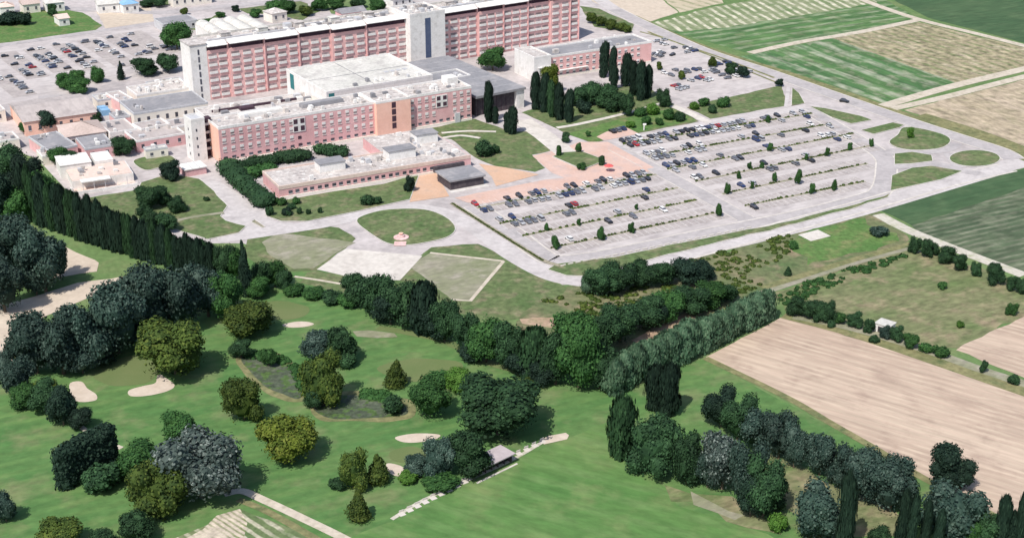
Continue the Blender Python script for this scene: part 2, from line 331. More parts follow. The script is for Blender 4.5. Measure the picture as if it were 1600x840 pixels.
# golf features
sheet('putting_green', [(145, 590), (165, 568), (205, 556), (240, 560), (245, 580), (225, 598), (180, 603)], Z3, M['green'], sm=True)
sheet('putting_green', [(370, 485), (430, 470), (480, 478), (480, 492), (440, 500), (380, 498)], Z3, M['green'], sm=True)
sheet('putting_green', [(612, 705), (640, 696), (665, 702), (665, 718), (635, 725), (612, 718)], Z3, M['green'], sm=True)
sheet('putting_green', [(590, 575), (650, 560), (720, 568), (700, 590), (640, 596)], Z3, M['green'], sm=True)
for px in ([(200, 610), (222, 603), (243, 598), (246, 586), (255, 588), (272, 602), (262, 611), (235, 617), (205, 618)],
           [(106, 601), (125, 596), (136, 606), (152, 617), (148, 626), (120, 627)],
           [(440, 507), (460, 502), (480, 503), (491, 507), (475, 511), (450, 511)],
           [(617, 683), (650, 677), (688, 679), (680, 687), (650, 691), (625, 689)],
           [(604, 724), (625, 727), (634, 736), (628, 743), (608, 740)]):
    sheet('sand_bunker', px, Z4, M['sand'], sm=True, wob=.3)
sheet('worn_ground', [(552, 520), (580, 516), (612, 517), (614, 523), (590, 527), (555, 527)], Z4, M['plot'], wob=1.2)
sheet('pond', [(378, 560), (400, 556), (430, 560), (468, 580), (482, 595), (470, 620), (450, 620), (420, 606), (395, 588)], Z4, M['water'], sm=True)
sheet('pond', [(488, 636), (500, 622), (540, 617), (590, 622), (628, 634), (636, 646), (600, 652), (550, 655), (510, 652)], Z4, M['water'], sm=True)
sheet('pond_bank', [(370, 560), (400, 550), (435, 555), (480, 578), (492, 598), (478, 626), (445, 626), (412, 610), (385, 590)], Z3, M['ditch'], sm=True, wob=1)
sheet('pond_bank', [(482, 640), (495, 616), (540, 611), (595, 615), (640, 630), (648, 650), (600, 658), (550, 661), (505, 658)], Z3, M['ditch'], sm=True, wob=1)
ribbon('path', [(350, 772), (378, 767), (410, 780), (470, 808), (545, 845), (600, 880)], 2.4, Z5, M['track'])
ribbon('ditch', [(372, 780), (420, 800), (500, 845)], 2.0, Z4, M['ditch'])
ribbon('path', [(20, 620), (60, 628), (110, 655), (150, 683), (190, 700)], 1.5, Z4, M['track'])
ribbon('path', [(590, 512), (640, 520), (700, 535), (760, 565), (810, 580), (830, 590)], 3.0, Z3, M['green'])
sheet('vine_plot', [(250, 850), (378, 795), (470, 830), (540, 870), (400, 960), (200, 900)], Z3, M['crop7'], wob=.5)
sheet('dry_soil_patch', [(270, 850), (345, 808), (378, 796), (395, 812), (360, 850), (330, 880)], Z4, M['crop9'], wob=2)
sheet('dry_ground', [(1045, 758), (1085, 768), (1140, 785), (1195, 812), (1225, 835), (1190, 830), (1110, 800), (1052, 780)], Z4, M['rough'], wob=2)
sheet('bare_patch', [(1075, 775), (1115, 782), (1170, 805), (1150, 808), (1095, 792)], Z5, M['plot'], wob=2)
sheet('dry_ground', [(1180, 700), (1270, 735), (1400, 800), (1430, 830), (1330, 850), (1240, 800), (1190, 760)], Z3, M['rough'], wob=1.5)
sheet('tee_mat', [(845, 688), (856, 681), (884, 676), (889, 680), (886, 686), (850, 694)], Z5, M['sand'], wob=0)
ribbon('path', [(612, 811), (660, 782), (735, 748), (800, 718), (845, 692)], 1.1, Z4, M['dirt'])
for x, y, a, b in ((100, 560, 130, 20),):
    pass
# ------------------------------------------------------------------ campus ground
sheet('lawn', [(-100, 72), (-100, 22), (0, 22), (50, 17), (100, 15), (130, 20), (160, 40), (150, 47), (60, 60), (0, 68)], Z3, M['vivid'])
ribbon('road', [(-60, 85), (0, 72), (60, 63), (160, 48), (245, 36)], 5, Z3, M['road2'])
ribbon('road', [(-60, 20), (60, 12), (150, 16), (250, 20), (330, 12), (420, 4), (640, -20)], 8, Z4, M['road2'])
sheet('car_park', [(-120, 92), (0, 77), (240, 41), (292, 110), (290, 118), (150, 130), (95, 148), (0, 165), (-120, 175)], Z2, M['asphalt'], wob=0)
sheet('lawn', [(185, 118), (230, 112), (290, 100), (296, 106), (240, 122), (190, 128)], Z3, M['pave'])
island('lawn', [(126, 312), (215, 297), (222, 286), (262, 272), (310, 280), (335, 300), (355, 322), (344, 338), (352, 346), (384, 354), (372, 364), (325, 374), (255, 352), (165, 332)], M['lawn'], sm=False, wob=.3)
ribbon('path', [(262, 352), (290, 342), (350, 333)], 2, .28, M['plot'])
island('lawn', [(209, 252), (238, 244), (266, 244), (275, 256), (250, 262), (226, 266)], M['lawn'])
island('lawn', [(412, 316), (440, 314), (520, 300), (600, 288), (655, 272), (640, 312), (560, 330), (480, 346), (440, 346), (417, 338)], M['lawn'], sm=False)
island('lawn', [(558, 346), (572, 336), (608, 328), (662, 328), (696, 340), (711, 357), (698, 371), (660, 380), (634, 383), (605, 380), (575, 362)], M['lawn'])
sheet('lawn', [(385, 372), (450, 362), (490, 352), (530, 355), (556, 373), (540, 388), (495, 422), (420, 425), (380, 400)], Z2, M['lawn'])
sheet('bare_plot', [(408, 378), (436, 363), (556, 379), (520, 400), (495, 418), (460, 420), (425, 400)], Z3, M['plot'], wob=.6)
sheet('lawn', [(640, 412), (672, 386), (745, 381), (790, 400), (890, 450), (860, 475), (815, 500), (740, 500), (700, 480), (650, 440), (560, 470), (470, 440), (480, 425), (495, 422), (600, 440)], Z2, M['lawn'], wob=.8)
sheet('bare_plot', [(640, 416), (672, 396), (787, 409), (735, 470), (705, 468)], Z3, M['plot'], wob=.6)
ribbon('path', [(672, 395), (787, 408)], 1.2, Z4, M['track'], sm=False)
ribbon('path', [(787, 408), (760, 440), (735, 470), (705, 468)], 1.2, Z4, M['track'], sm=False)
ribbon('path', [(460, 432), (500, 438), (560, 448)], 1.2, Z4, M['track'])
sheet('concrete_forecourt', [(495, 421), (540, 389), (600, 394), (660, 400), (625, 438), (560, 436)], Z4, M['slab'], wob=0)
sheet('lawn', [(640, 207), (700, 195), (742, 186), (800, 206), (838, 206), (862, 236), (832, 242), (852, 263), (836, 269), (770, 259), (742, 246), (705, 218)], Z3, M['lawn'])
ribbon('path', [(690, 208), (730, 205), (775, 206)], 2, Z4, M['slab'])
ribbon('path', [(690, 216), (720, 212), (750, 216)], 2, Z4, M['slab'])
ribbon('path', [(815, 188), (850, 212), (885, 240)], 9, Z5, M['slab'], sm=False)
sheet('lawn', [(815, 176), (900, 150), (1000, 130), (1045, 158), (1092, 190), (1000, 208), (925, 224), (880, 206)], Z3, M['lawn'])
sheet('flower_meadow', [(885, 210), (975, 185), (1050, 170), (1088, 188), (1000, 206), (925, 222)], Z4, M['vivid'])
ribbon('path', [(870, 200), (905, 194), (975, 178), (1040, 160)], 2.5, Z5, M['slab'])
ribbon('path', [(1050, 165), (1075, 176), (1108, 192)], 4, Z5, M['slab'])
sheet('lawn', [(1072, 168), (1100, 160), (1222, 134), (1230, 165), (1110, 186)], Z3, M['lawn'])
ribbon('path', [(1232, 135), (1228, 168)], 1.7, Z5, M['road'])
island('lawn', [(1238, 138), (1248, 146), (1257, 162), (1237, 166)], M['lawn'], sm=False)
island('lawn', [(1266, 167), (1290, 170), (1345, 182), (1362, 188), (1330, 194), (1300, 184)], M['lawn'], sm=False)
island('verge', [(1346, 204), (1395, 192), (1412, 196), (1405, 200), (1365, 210)], M['lawn'], sm=False)
island('lawn', [(1390, 222), (1403, 211), (1412, 200), (1440, 202), (1476, 212), (1484, 222), (1468, 232), (1430, 235), (1402, 231)], M['lawn'])
island('roundabout', [(1523+39*math.cos(a), 248+12.5*math.sin(a)) for a in [k*math.pi/6 for k in range(12)]], M['lawn'])
island('lawn', [(1398, 241), (1425, 238), (1455, 243), (1457, 252), (1425, 256), (1398, 257)], M['lawn'], sm=False)
island('lawn', [(1392, 298), (1394, 275), (1425, 263), (1455, 260), (1503, 268), (1470, 281)], M['lawn'], sm=False)
island('verge', [(868, 413), (960, 402), (1100, 373), (1230, 347), (1345, 318), (1390, 303), (1385, 308), (1330, 327), (1200, 360), (1045, 398), (925, 431), (885, 430), (858, 422)], M['lawn'], sm=False, wob=.5)
ribbon('hedge_bed', [(706, 318), (760, 352), (812, 385), (850, 408), (880, 417)], 1.8, .28, M['strip'])
# roads
ribbon('road', [(905, -25), (960, 15), (1010, 40), (1100, 80), (1200, 113), (1300, 148), (1420, 190), (1500, 216), (1562, 236), (1586, 250), (1570, 262), (1500, 283), (1340, 330), (1200, 366), (1050, 402), (940, 436), (890, 436), (850, 424), (800, 396), (765, 370), (720, 340)], 8.5, Z2, M['road'])
ribbon('road', [(1590, 255), (1480, 283), (1340, 324), (1200, 362), (1050, 402), (925, 436)], 10, Z3, M['road'])
ribbon('road', [(720, 345), (700, 335), (640, 325), (560, 338), (500, 350), (420, 362), (340, 374)], 8, Z4, M['road'])
ribbon('road', [(740, 322), (790, 355), (850, 400), (880, 407), (960, 396), (1100, 366), (1240, 338), (1350, 310), (1378, 296), (1385, 265), (1380, 245), (1340, 218), (1260, 170)], 8, Z3, M['road2'])
ribbon('road', [(735, 316), (850, 292), (960, 268), (1010, 262)], 9, Z2, M['road2'])
ribbon('road', [(965, 226), (1080, 200), (1180, 180), (1258, 170)], 8, Z3, M['road'])
ribbon('road', [(960, 230), (1020, 262), (1090, 300), (1170, 345)], 7.5, Z4, M['road2'])
sheet('paved_apron', [(312, 280), (345, 285), (410, 325), (430, 345), (480, 352), (420, 366), (385, 360), (350, 343), (345, 334), (355, 322)], Z3, M['road'], wob=0)
island('verge', [(393, 347), (398, 344), (414, 355), (410, 356)], M['strip'], sm=False)
def edged(px, width, off_m='slab', w_=.45, dash=False):
    c_ = [G(x, y) for x, y in smooth(px, closed=False)]
    for sd in (-1, 1):
        bm = bmesh.new(); prev = None; zz = lift(5)
        for i in range(len(c_)):
            d = (c_[min(len(c_)-1, i+1)]-c_[max(0, i-1)]).normalized(); s_ = Vector((-d.y, d.x, 0))
            cur = [bm.verts.new(c_[i]+s_*sd*(width/2+k)+Vector((0, 0, zz))) for k in (-w_/2, w_/2)]
            if prev: bm.faces.new((prev[0], prev[1], cur[1], cur[0]))
            prev = cur
        bmesh.ops.recalc_face_normals(bm, faces=bm.faces[:])
        for f in bm.faces:
            if f.normal.z < 0: f.normal_flip()
        prop(link('road_edge', mesh_from_bm('road_edge', bm), [M[off_m]]), kind='structure')
MAINR = [(960, 15), (1010, 40), (1100, 80), (1200, 113), (1300, 148), (1420, 190), (1500, 216), (1562, 236), (1584, 249)]
ribbon('road', MAINR, 9, Z4, M['road2'])
edged(MAINR, 9, w_=.6)
edged([(1575, 262), (1480, 284), (1340, 324), (1200, 362), (1050, 402), (930, 436)], 9, w_=.9)
edged([(740, 322), (790, 355), (850, 400), (880, 407), (960, 396), (1100, 366), (1240, 338), (1350, 310), (1378, 296), (1385, 265), (1380, 245), (1340, 218), (1262, 172)], 8, w_=.6)
edged([(962, 232), (1020, 262), (1090, 300), (1165, 342)], 7, w_=.4)
edged([(1000, 50), (1060, 68), (1215, 130)], .5, 'ditch', w_=.8)
ribbon('ditch', [(1012, 50), (1060, 68), (1130, 92), (1210, 122)], 1.6, Z5, M['ditch'])
for px in ([(1384, 242), (1400, 236), (1440, 238), (1478, 234), (1494, 224)], [(1385, 262), (1420, 259), (1460, 256), (1500, 266), (1530, 272)], [(1484, 240), (1500, 262)]):
    ribbon('road', px, 5.5, Z5, M['road2'])
sheet('lawn', [(262, 40), (330, 28), (345, 20), (340, 42), (318, 50)], Z3, M['lawn'])
sheet('lawn', [(375, 14), (470, 2), (500, 18), (470, 32), (430, 22), (385, 22)], Z4, M['lawn'], wob=1)
sheet('lawn', [(480, -8), (600, -20), (610, 4), (560, 26), (520, 22)], Z4, M['grass'], wob=1)
sheet('lawn', [(220, -6), (270, -10), (280, 6), (230, 12)], Z4, M['lawn'], wob=1)
sheet('parking_bay', [(150, 17), (235, 11), (240, 34), (165, 45)], Z3, M['soil2'], wob=.5)
sheet('lawn', [(905, 10), (935, 14), (990, 38), (985, 52), (930, 42)], Z4, M['lawn'], wob=.5)
sheet('yard', [(60, 150), (160, 145), (200, 165), (205, 200), (170, 205), (60, 205)], Z3, M['road2'], wob=.3)
# plazas
sheet('salmon_plaza', [(832, 244), (880, 232), (905, 222), (950, 222), (1022, 262), (905, 287), (862, 270)], Z4, M['salmon'], wob=0)
island('planter_bed', [(864, 246), (880, 240), (908, 238), (946, 252), (910, 266)], M['lawn'], sm=False, h=.4, z=.12)
sheet('salmon_plaza', [(932, 214), (948, 206), (978, 199), (998, 209), (944, 220)], Z4, M['salmon'], wob=0)
sheet('orange_plaza', [(652, 276), (680, 268), (702, 307), (640, 316)], Z5, M['orange'], wob=0)
sheet('orange_plaza', [(748, 256), (790, 262), (842, 273), (775, 291), (768, 276)], Z4, M['orange'], wob=0)
sheet('orange_walk', [(712, 309), (850, 281), (905, 276), (1008, 262), (1014, 268), (900, 292), (745, 320), (730, 317)], Z5, M['salmon'], wob=.4)
sheet('car_park', [(1000, 48), (1060, 66), (1215, 128), (1072, 160), (1030, 135), (1012, 120)], Z2, M['asphalt'], wob=0)
sheet('car_park', [(948, 232), (1255, 172), (1372, 232), (1380, 270), (1345, 308), (880, 405), (850, 398), (742, 324)], Z2, M['asphalt'], wob=0)
# ------------------------------------------------------------------ cars
def car_mesh(paint, shape):
    """hatchback / estate / van body with wheel, glass and paint faces"""
    bm = bmesh.new()
    Lh = 2.1 if shape != 'van' else 2.4; W = .87
    if shape == 'hatch': low = [(-Lh, .35), (-Lh, .80), (-1.9, .92), (.95, .92), (1.95, .78), (Lh, .60), (Lh, .35)]; cab = [(-1.95, .92), (-1.5, 1.44), (.2, 1.46), (1.0, .92)]
    elif shape == 'estate': low = [(-Lh, .35), (-Lh, .85), (-2.0, .93), (1.0, .93), (2.0, .80), (Lh, .62), (Lh, .35)]; cab = [(-2.05, .93), (-1.85, 1.45), (.25, 1.48), (1.05, .93)]
    else: low = [(-Lh, .35), (-Lh, 1.0), (-2.35, 1.1), (1.5, 1.1), (2.3, .95), (Lh, .65), (Lh, .35)]; cab = [(-2.38, 1.1), (-2.3, 1.95), (.9, 1.95), (1.6, 1.1)]
    def prism(pr, w0, w1, idx):
        zmin = min(p[1] for p in pr); zmax = max(p[1] for p in pr); rows = []
        for s in (-1, 1):
            rows.append([bm.verts.new((x, s*(w0+(w1-w0)*(z-zmin)/(zmax-zmin)), z)) for x, z in pr])
        n = len(pr)
        for i in range(n):
            f = bm.faces.new((rows[0][i], rows[0][(i+1) % n], rows[1][(i+1) % n], rows[1][i])); f.material_index = idx
        for r_ in rows:
            f = bm.faces.new(r_); f.material_index = idx
    prism(low, W, W*.97, 0)
    prism([(cab[0][0], cab[0][1]+.002), cab[1], cab[2], (cab[3][0], cab[3][1]+.002)], W*.93, W*.76, 1)
    zc = cab[1][1]+.004
    prism([(cab[1][0]-.05, zc), (cab[1][0], zc+.05), (cab[2][0], zc+.05), (cab[2][0]+.05, zc)], W*.78, W*.74, 0)
    for x in (-1.3, 1.35):
        for s in (-1, 1):
            q = bmesh.ops.create_cone(bm, cap_ends=True, segments=10, radius1=.33, radius2=.33, depth=.22, matrix=Matrix.Translation((x, s*(W-.08), .33)) @ Matrix.Rotation(math.pi/2, 4, 'X'))
            for v in q['verts']:
                for f in v.link_faces: f.material_index = 2
    bmesh.ops.recalc_face_normals(bm, faces=bm.faces[:])
    m = mesh_from_bm('car', bm)
    for mt in (paint, B['glass'], TYRE): m.materials.append(mt)
    return m
TYRE = mat('tyre', (.02, .02, .02), fine=.1)
PAINT = {}
for nm, c in (('white', (.75, .75, .74)), ('silver', (.42, .43, .45)), ('grey', (.16, .17, .19)), ('black', (.018, .02, .025)), ('dark blue', (.025, .045, .13)), ('red', (.42, .03, .035))):
    PAINT[nm] = mat(nm.replace(' ', '_')+'_car_paint', c, fine=0, rough=.32, spec=.5)
CARS = {}
def get_car(colour, shape):
    if (colour, shape) not in CARS: CARS[colour, shape] = car_mesh(PAINT[colour], shape)
    return CARS[colour, shape]
rc = random.Random(7)
WT = ['black']*5+['grey']*7+['dark blue']*4+['silver']*7+['white']*4+['red']*1
NC = 0
def car_row(where, A, Bp, fill, group, off=3.0, both=True, z=.125, pitch=2.55, spans=None):
    """cars parked square to the line A-B on both sides of it; labels count per colour from the left"""
    global NC
    a, b = G(*A), G(*Bp); d = (b-a); ln = d.length; d.normalize(); s = Vector((-d.y, d.x, 0)); ang = math.atan2(d.y, d.x)
    cnt = {}
    n = int(ln/pitch)
    for i in range(n):
        t = (i+.5)*pitch
        for k, sd in enumerate((1, -1) if both else (1,)):
            fr = t/ln
            dens = fill if not spans else max([q[2] for q in spans if q[0] <= fr <= q[1]] or [0])
            if rc.random() > dens: continue
            if NC >= 298: return
            col = rc.choice(WT); shp = rc.choice(['hatch', 'hatch', 'estate', 'estate', 'van' if rc.random() < .25 else 'hatch'])
            p = a+d*(t+rc.uniform(-.15, .15))+s*sd*(off+rc.uniform(-.3, .3))
            key = (col, k); cnt[key] = cnt.get(key, 0)+1; NC += 1
            o = link('parked_car', get_car(col, shp), (), None, (p.x, p.y, z), ang+math.pi/2+(math.pi if rc.random() < .5 else 0)+rc.uniform(-.03, .03))
            o.scale = (.87, .87, .87); side = 'far' if sd == 1 else 'near'
            prop(o, f"{ordw(cnt[key])} {col} car from left, {side} side of {where}", 'car', group)
SB, SL = [], []
def planted(A, Bp, z=.05):
    ribbon('stall_strip', [A, Bp], 11.2, Z4 if z > 0 else Z4, M['stall'], sm=False)
    a, b = G(*A), G(*Bp); d = (b-a).normalized(); s = Vector((-d.y, d.x, 0)); ln = (b-a).length
    n = int(ln/2.55); bm = bmesh.new()
    for i in range(n+1):
        c = a+d*(i*2.55)
        for sd in (1, -1):
            q = [c+s*sd*.8-d*.06, c+s*sd*.8+d*.06, c+s*sd*5.5+d*.06, c+s*sd*5.5-d*.06]
            bm.faces.new([bm.verts.new((v.x, v.y, .122)) for v in q])
    bmesh.ops.recalc_face_normals(bm, faces=bm.faces[:])
    o = link('stall_markings', mesh_from_bm('stall_markings', bm), [M['white']]); prop(o, kind='structure')
    # raised bed with kerb down the middle
    bm = bmesh.new()
    def bx(x0, x1, w_, z0, z1, idx):
        vs = [bm.verts.new((a+d*x+s*y) + Vector((0, 0, zz))) for zz in (z0, z1) for x, y in ((x0, -w_), (x1, -w_), (x1, w_), (x0, w_))]
        for f in ((0, 1, 5, 4), (1, 2, 6, 5), (2, 3, 7, 6), (3, 0, 4, 7), (4, 5, 6, 7)):
            g = bm.faces.new([vs[k] for k in f]); g.material_index = idx
    bx(0, ln, .75, .03, .24, 0); bx(.15, ln-.15, .62, .242, .27, 1)
    bmesh.ops.recalc_face_normals(bm, faces=bm.faces[:])
    o = link('planting_bed', mesh_from_bm('planting_bed', bm), [M['kerb'], M['strip']]); prop(o, kind='structure')
RR = [('R1', (975, 226), (1270, 178), 'top row, right car park', [(0, .66, .85), (.7, 1, .22)]),
      ('R2', (1012, 246), (1300, 194), 'second row, right car park', [(0, .1, .8), (.16, .32, .6), (.5, .6, .3), (.6, 1, .14)]),
      ('R3', (1044, 265), (1335, 209), 'third row, right car park', [(0, .16, .75), (.2, .35, .4), (.5, .6, .2), (.84, .95, .4)]),
      ('R4', (1088, 284), (1362, 228), 'fourth row, right car park', [(0, .2, .2), (.2, .4, .12), (.5, .65, .2)]),
      ('R5', (1128, 304), (1356, 256), 'fifth row, right car park', [(0, .25, .14), (.4, .5, .1)]),
      ('R6', (1165, 322), (1352, 284), 'lowest row, right car park', [(0, .15, .1)])]
LLr = [('L1', (744, 326), (1026, 273), 'top row, left car park', [(0, .3, .65), (.3, 1, .8)]),
      ('L2', (782, 350), (1060, 294), 'second row, left car park', [(0, .22, .5), (.3, .45, .4), (.65, .9, .28)]),
      ('L3', (818, 369), (1090, 313), 'third row, left car park', [(.2, .5, .06), (.5, .8, .12)]),
      ('L4', (862, 388), (1118, 333), 'lowest row, left car park', [(.0, .3, .05)])]
for nm, a, b, wh, sp in RR+LLr:
    planted(a, b)
    car_row(wh, a, b, 0, 'cars in the big car park', off=3.3, spans=sp)
# lot at the top left: rows run down to the right
for i, (a, b, f) in enumerate([((8, 82), (60, 122), .45), ((52, 76), (100, 112), .55), ((95, 69), (150, 108), .6), ((135, 62), (200, 104), .55), ((172, 55), (228, 88), .5), ((205, 50), (262, 84), .35), ((0, 118), (40, 150), .4)]):
    a2, b2 = a, b
    ribbon('stall_strip', [a2, b2], 10.5, Z4, M['stall'], sm=False)
    car_row('%s row, far upper left lot' % ordw(i+1), a2, b2, f*.54, 'cars in the top left car park', off=2.6)
for i, (a, b, f) in enumerate([((1022, 84), (1060, 92), .5), ((1040, 118), (1100, 104), .4), ((1045, 142), (1110, 122), .4), ((1098, 108), (1140, 130), .35), ((1030, 64), (1085, 84), .3), ((1120, 96), (1175, 120), .35)]):
    car_row('%s row, lot behind pink wing' % ordw(i+1), a, b, f, 'cars in the lot behind the pink wing', off=2.6)
o = link('driving_car', get_car('black', 'hatch'), (), None, G(1319, 160)+Vector((0, 0, .125)), -.6)
prop(o, 'single dark car driving on the main road beside the green fields', 'car')
for k, (x, y, c_) in enumerate(((957, 207, 'black'), (965, 205, 'grey'), (973, 203, 'dark blue'), (1150, 120, 'white'))):
    o = link('parked_car', get_car(c_, 'hatch'), (), None, G(x, y)+Vector((0, 0, .125)), RB); prop(o, ['black car on the small salmon paved bay', 'grey car on the small salmon paved bay', 'dark blue car on the small salmon paved bay', 'white car below the dark tree clump in the rear lot'][k], 'car')

# ------------------------------------------------------------------ buildings
def box_bm(bm, x0, x1, y0, y1, z0, z1, idx=0):
    v = [bm.verts.new(p) for p in ((x0, y0, z0), (x1, y0, z0), (x1, y1, z0), (x0, y1, z0), (x0, y0, z1), (x1, y0, z1), (x1, y1, z1), (x0, y1, z1))]
    for f in ((3, 2, 1, 0), (4, 5, 6, 7), (0, 1, 5, 4), (1, 2, 6, 5), (2, 3, 7, 6), (3, 0, 4, 7)):
        g = bm.faces.new([v[k] for k in f]); g.material_index = idx
def bxo(name, boxes, m, parent, label=None):
    bm = bmesh.new()
    for b in boxes: box_bm(bm, *b[:6], b[6] if len(b) > 6 else 0)
    o = link(name, mesh_from_bm(name, bm), m if isinstance(m, (list, tuple)) else [m], parent)
    if label: o['label'] = label
    return o
class Bld:
    """local x along the front, y away from the camera, z up"""
    def __init__(s, name, label, cat, A, Bp, h=0.0, zoff=0.0):
        a, b = G(*A, h), G(*Bp, h); d = b-a
        s.L = math.hypot(d.x, d.y); s.ang = math.atan2(d.y, d.x)
        s.root = link(name, None, (), None, (a.x, a.y, zoff), s.ang); prop(s.root, label, cat)
    def box(s, name, boxes, m, label=None): return bxo(name, boxes, m, s.root, label)
    def flatroof(s, x0, x1, y0, y1, z, m, par=None, ph=.7, t=.35, mk='white'):
        s.roof = s.box('roof', [(x0+t, x1-t, y0+t, y1-t, z-.4, z+.02)], m)
        bxo('parapet', [(x0-.05, x1+.05, y0-.05, y0+t, z-.3, z+ph), (x0-.05, x1+.05, y1-t, y1+.05, z-.3, z+ph), (x0-.05, x0+t, y0+t, y1-t, z-.3, z+ph-.003), (x1-t, x1+.05, y0+t, y1-t, z-.3, z+ph-.003)], B[mk], s.roof)
    def units(s, x0, x1, y0, y1, z, n, seed=1, big=2.6):
        r_ = random.Random(seed)
        for i in range(n):
            a_, b_, h_ = r_.uniform(.8, big), r_.uniform(.8, big), r_.uniform(.5, 1.8); x, y = r_.uniform(x0, x1-a_), r_.uniform(y0, y1-b_)
            mm = r_.choice([B['white'], B['metal'], B['roofg'], B['white'], B['roofl']])
            bxo('rooftop_unit', [(x, x+a_, y, y+b_, z+.02, z+h_), (x+.15, x+a_-.15, y+.15, y+b_-.15, z+h_, z+h_+.12)], mm, getattr(s, 'roof', None) or s.root)
    def windows(s, spots, w_, h_, y=0, kind='plain', limit=100, m=None):
        """spots = list of (x, z) lower-left corners on the front plane y"""
        bm = bmesh.new(); P = .12
        def one(bm, x, z):
            if kind == 'plain':
                box_bm(bm, x, x+w_, y-P, y, z, z+h_, 0); box_bm(bm, x+.12, x+w_-.12, y-P-.02, y-P+.01, z+.12, z+h_-.12, 1)
            elif kind == 'spandrel':
                box_bm(bm, x, x+w_, y-.42, y, z, z+h_*.5, 0); box_bm(bm, x+.05, x+w_-.05, y-.06, y, z+h_*.52, z+h_, 1)
            elif kind == 'shutter':
                box_bm(bm, x, x+w_, y-P, y, z+h_*.45, z+h_, 0); box_bm(bm, x+.05, x+w_-.05, y-.07, y, z, z+h_*.44, 1); box_bm(bm, x-.1, x+w_+.1, y-.22, y, z-.12, z-.002, 0)
            elif kind == 'dark':
                box_bm(bm, x, x+w_, y-.06, y, z, z+h_, 1); box_bm(bm, x-.08, x+w_+.08, y-.16, y, z-.14, z-.002, 0)
        one(bm, 0, 0); proto = mesh_from_bm('window', bm)
        mm = m or [B['white'], B['glass']]
        for q in mm: proto.materials.append(q)
        for i, (x, z) in enumerate(spots[:limit]):
            o = link('window', proto, (), s.root, (x, 0, z))
        if len(spots) > limit:
            bm = bmesh.new()
            for x, z in spots[limit:]: one(bm, x, z)
            o = link('window_grid', mesh_from_bm('window_grid', bm), mm, s.root); o['kind'] = 'stuff'

# ---- main ward block (long, eight levels, stepped front)
def ward(name, label, A, Bp, jogs, h, depth, seed, endwall=False):
    b = Bld(name, label, 'building', A, Bp); Lx = b.L; fl = 3.45; nfl = int((h-3)/fl)
    xs = [0]+[Lx*j for j in jogs]+[Lx]
    walls, rec, fas, spots = [], [], [], []
    for i in range(len(xs)-1):
        x0, x1 = xs[i], xs[i+1]; y0 = (.9, 0.0, .45)[i % 3]
        walls.append((x0, x1-.05, y0, depth, 0, h-2.6)); rec.append((x0+.2, x1-.25, y0+.8, depth-.8, h-2.6, h-.15))
        walls.append((x1-.5, x1-.05, y0-.4, y0+.8, 0, h-.4))
    b.box('wall', walls, B['brick']); b.box('top_floor', rec, B['darkst'])
    for i in range(len(xs)-1):
        x0, x1 = xs[i], xs[i+1]; y0 = (.9, 0.0, .45)[i % 3]
        bm = bmesh.new(); e = 1.2; zt = h+(.35 if i % 2 else 0)
        prof = [(y0-e, zt-.75), (y0-e-.05, zt-.5), (y0+2.6, zt+.8), (y0+3.2, zt+.8), (y0+3.2, zt-.6)]
        r0 = [bm.verts.new((x0+.1, y, z)) for y, z in prof]; r1 = [bm.verts.new((x1-.6, y, z)) for y, z in prof]
        n = len(prof)
        for k in range(n): bm.faces.new((r0[k], r0[(k+1) % n], r1[(k+1) % n], r1[k]))
        bm.faces.new(r0); bm.faces.new(r1); bmesh.ops.recalc_face_normals(bm, faces=bm.faces[:])
        link('eaves_canopy', mesh_from_bm('eaves_canopy', bm), [B['white']], b.root)
    b.roof = b.box('roof', [(.3, Lx-.3, 3.25, depth-.2, h-.6, h-.1)], B['roofl'])
    b.box('back_parapet', [(0, Lx, depth-.2, depth+.15, h-1.5, h+.9)], B['roofw'])
    b.units(2, Lx-2, 4, depth-2, h-.1, 34, seed, 3.5)
    for k in range(5):
        x = Lx*(.1+.18*k); b.box('lift_house', [(x, x+4.5, depth*.5, depth*.5+4, h-.1, h+2.3), (x-.2, x+4.7, depth*.5-.2, depth*.5+4.2, h+2.3, h+2.5)], B['roofw'] if k % 2 else B['roofl'])
    b.box('duct', [(3, Lx*.45, depth*.42, depth*.42+.8, h-.1, h+.7), (Lx*.5, Lx-4, depth*.7, depth*.7+.7, h-.1, h+.6)], B['metal'])
    # windows, per segment
    per = []
    for i in range(len(xs)-1):
        x0, x1 = xs[i], xs[i+1]; y0 = (.9, 0.0, .45)[i % 3]; wd = x1-x0-.5; n = max(1, round(wd/5.0)); stp = wd/n
        per.append((y0, [(x0+stp*(k+.5)-1.9, 1.2+fl*f) for f in range(nfl) for k in range(n)]))
    lim = 100
    for y0, sp in per:
        k = max(0, min(lim, len(sp))); lim -= k
        b.windows(sp, 3.8, 2.1, y0, 'spandrel', limit=k, m=[B['white'], B['pane']])
    return b
b = ward('hospital_ward_block', 'long pink brick ward block left of the white stair tower, white sill rows and canopies', (331, 157), (640, 107), [.10, .27, .44, .60, .78], 24.6, 17, 3)
b.box('end_stair', [(-7.5, -.05, 1.0, 13, 0, 25.2)], B['white'])
b.box('end_stair_slit', [(-4.2, -3.4, .93, 1.0, 1+3.3*k, 3.4+3.3*k) for k in range(7)], B['glass'])
b.box('end_stair_roof', [(-7.8, .2, .7, 13.3, 25.2, 25.6)], B['roofl'])
b2 = ward('hospital_ward_block', 'pink brick ward block right of the white stair tower, ending beside the road', (690, 99), (905, 62), [.26, .44, .62, .78, .93], 24.6, 17, 5)
t = Bld('stair_tower', 'white stair tower with vertical blue glass strip between the two ward blocks', 'tower', (638, 108), (690, 99))
t.box('wall', [(-.3, t.L+.3, -3.5, 16, 0, 26.0)], B['white']); t.box('glass_strip', [(t.L*.42, t.L*.58, -3.6, -3.5, 5, 24)], B['blue'])
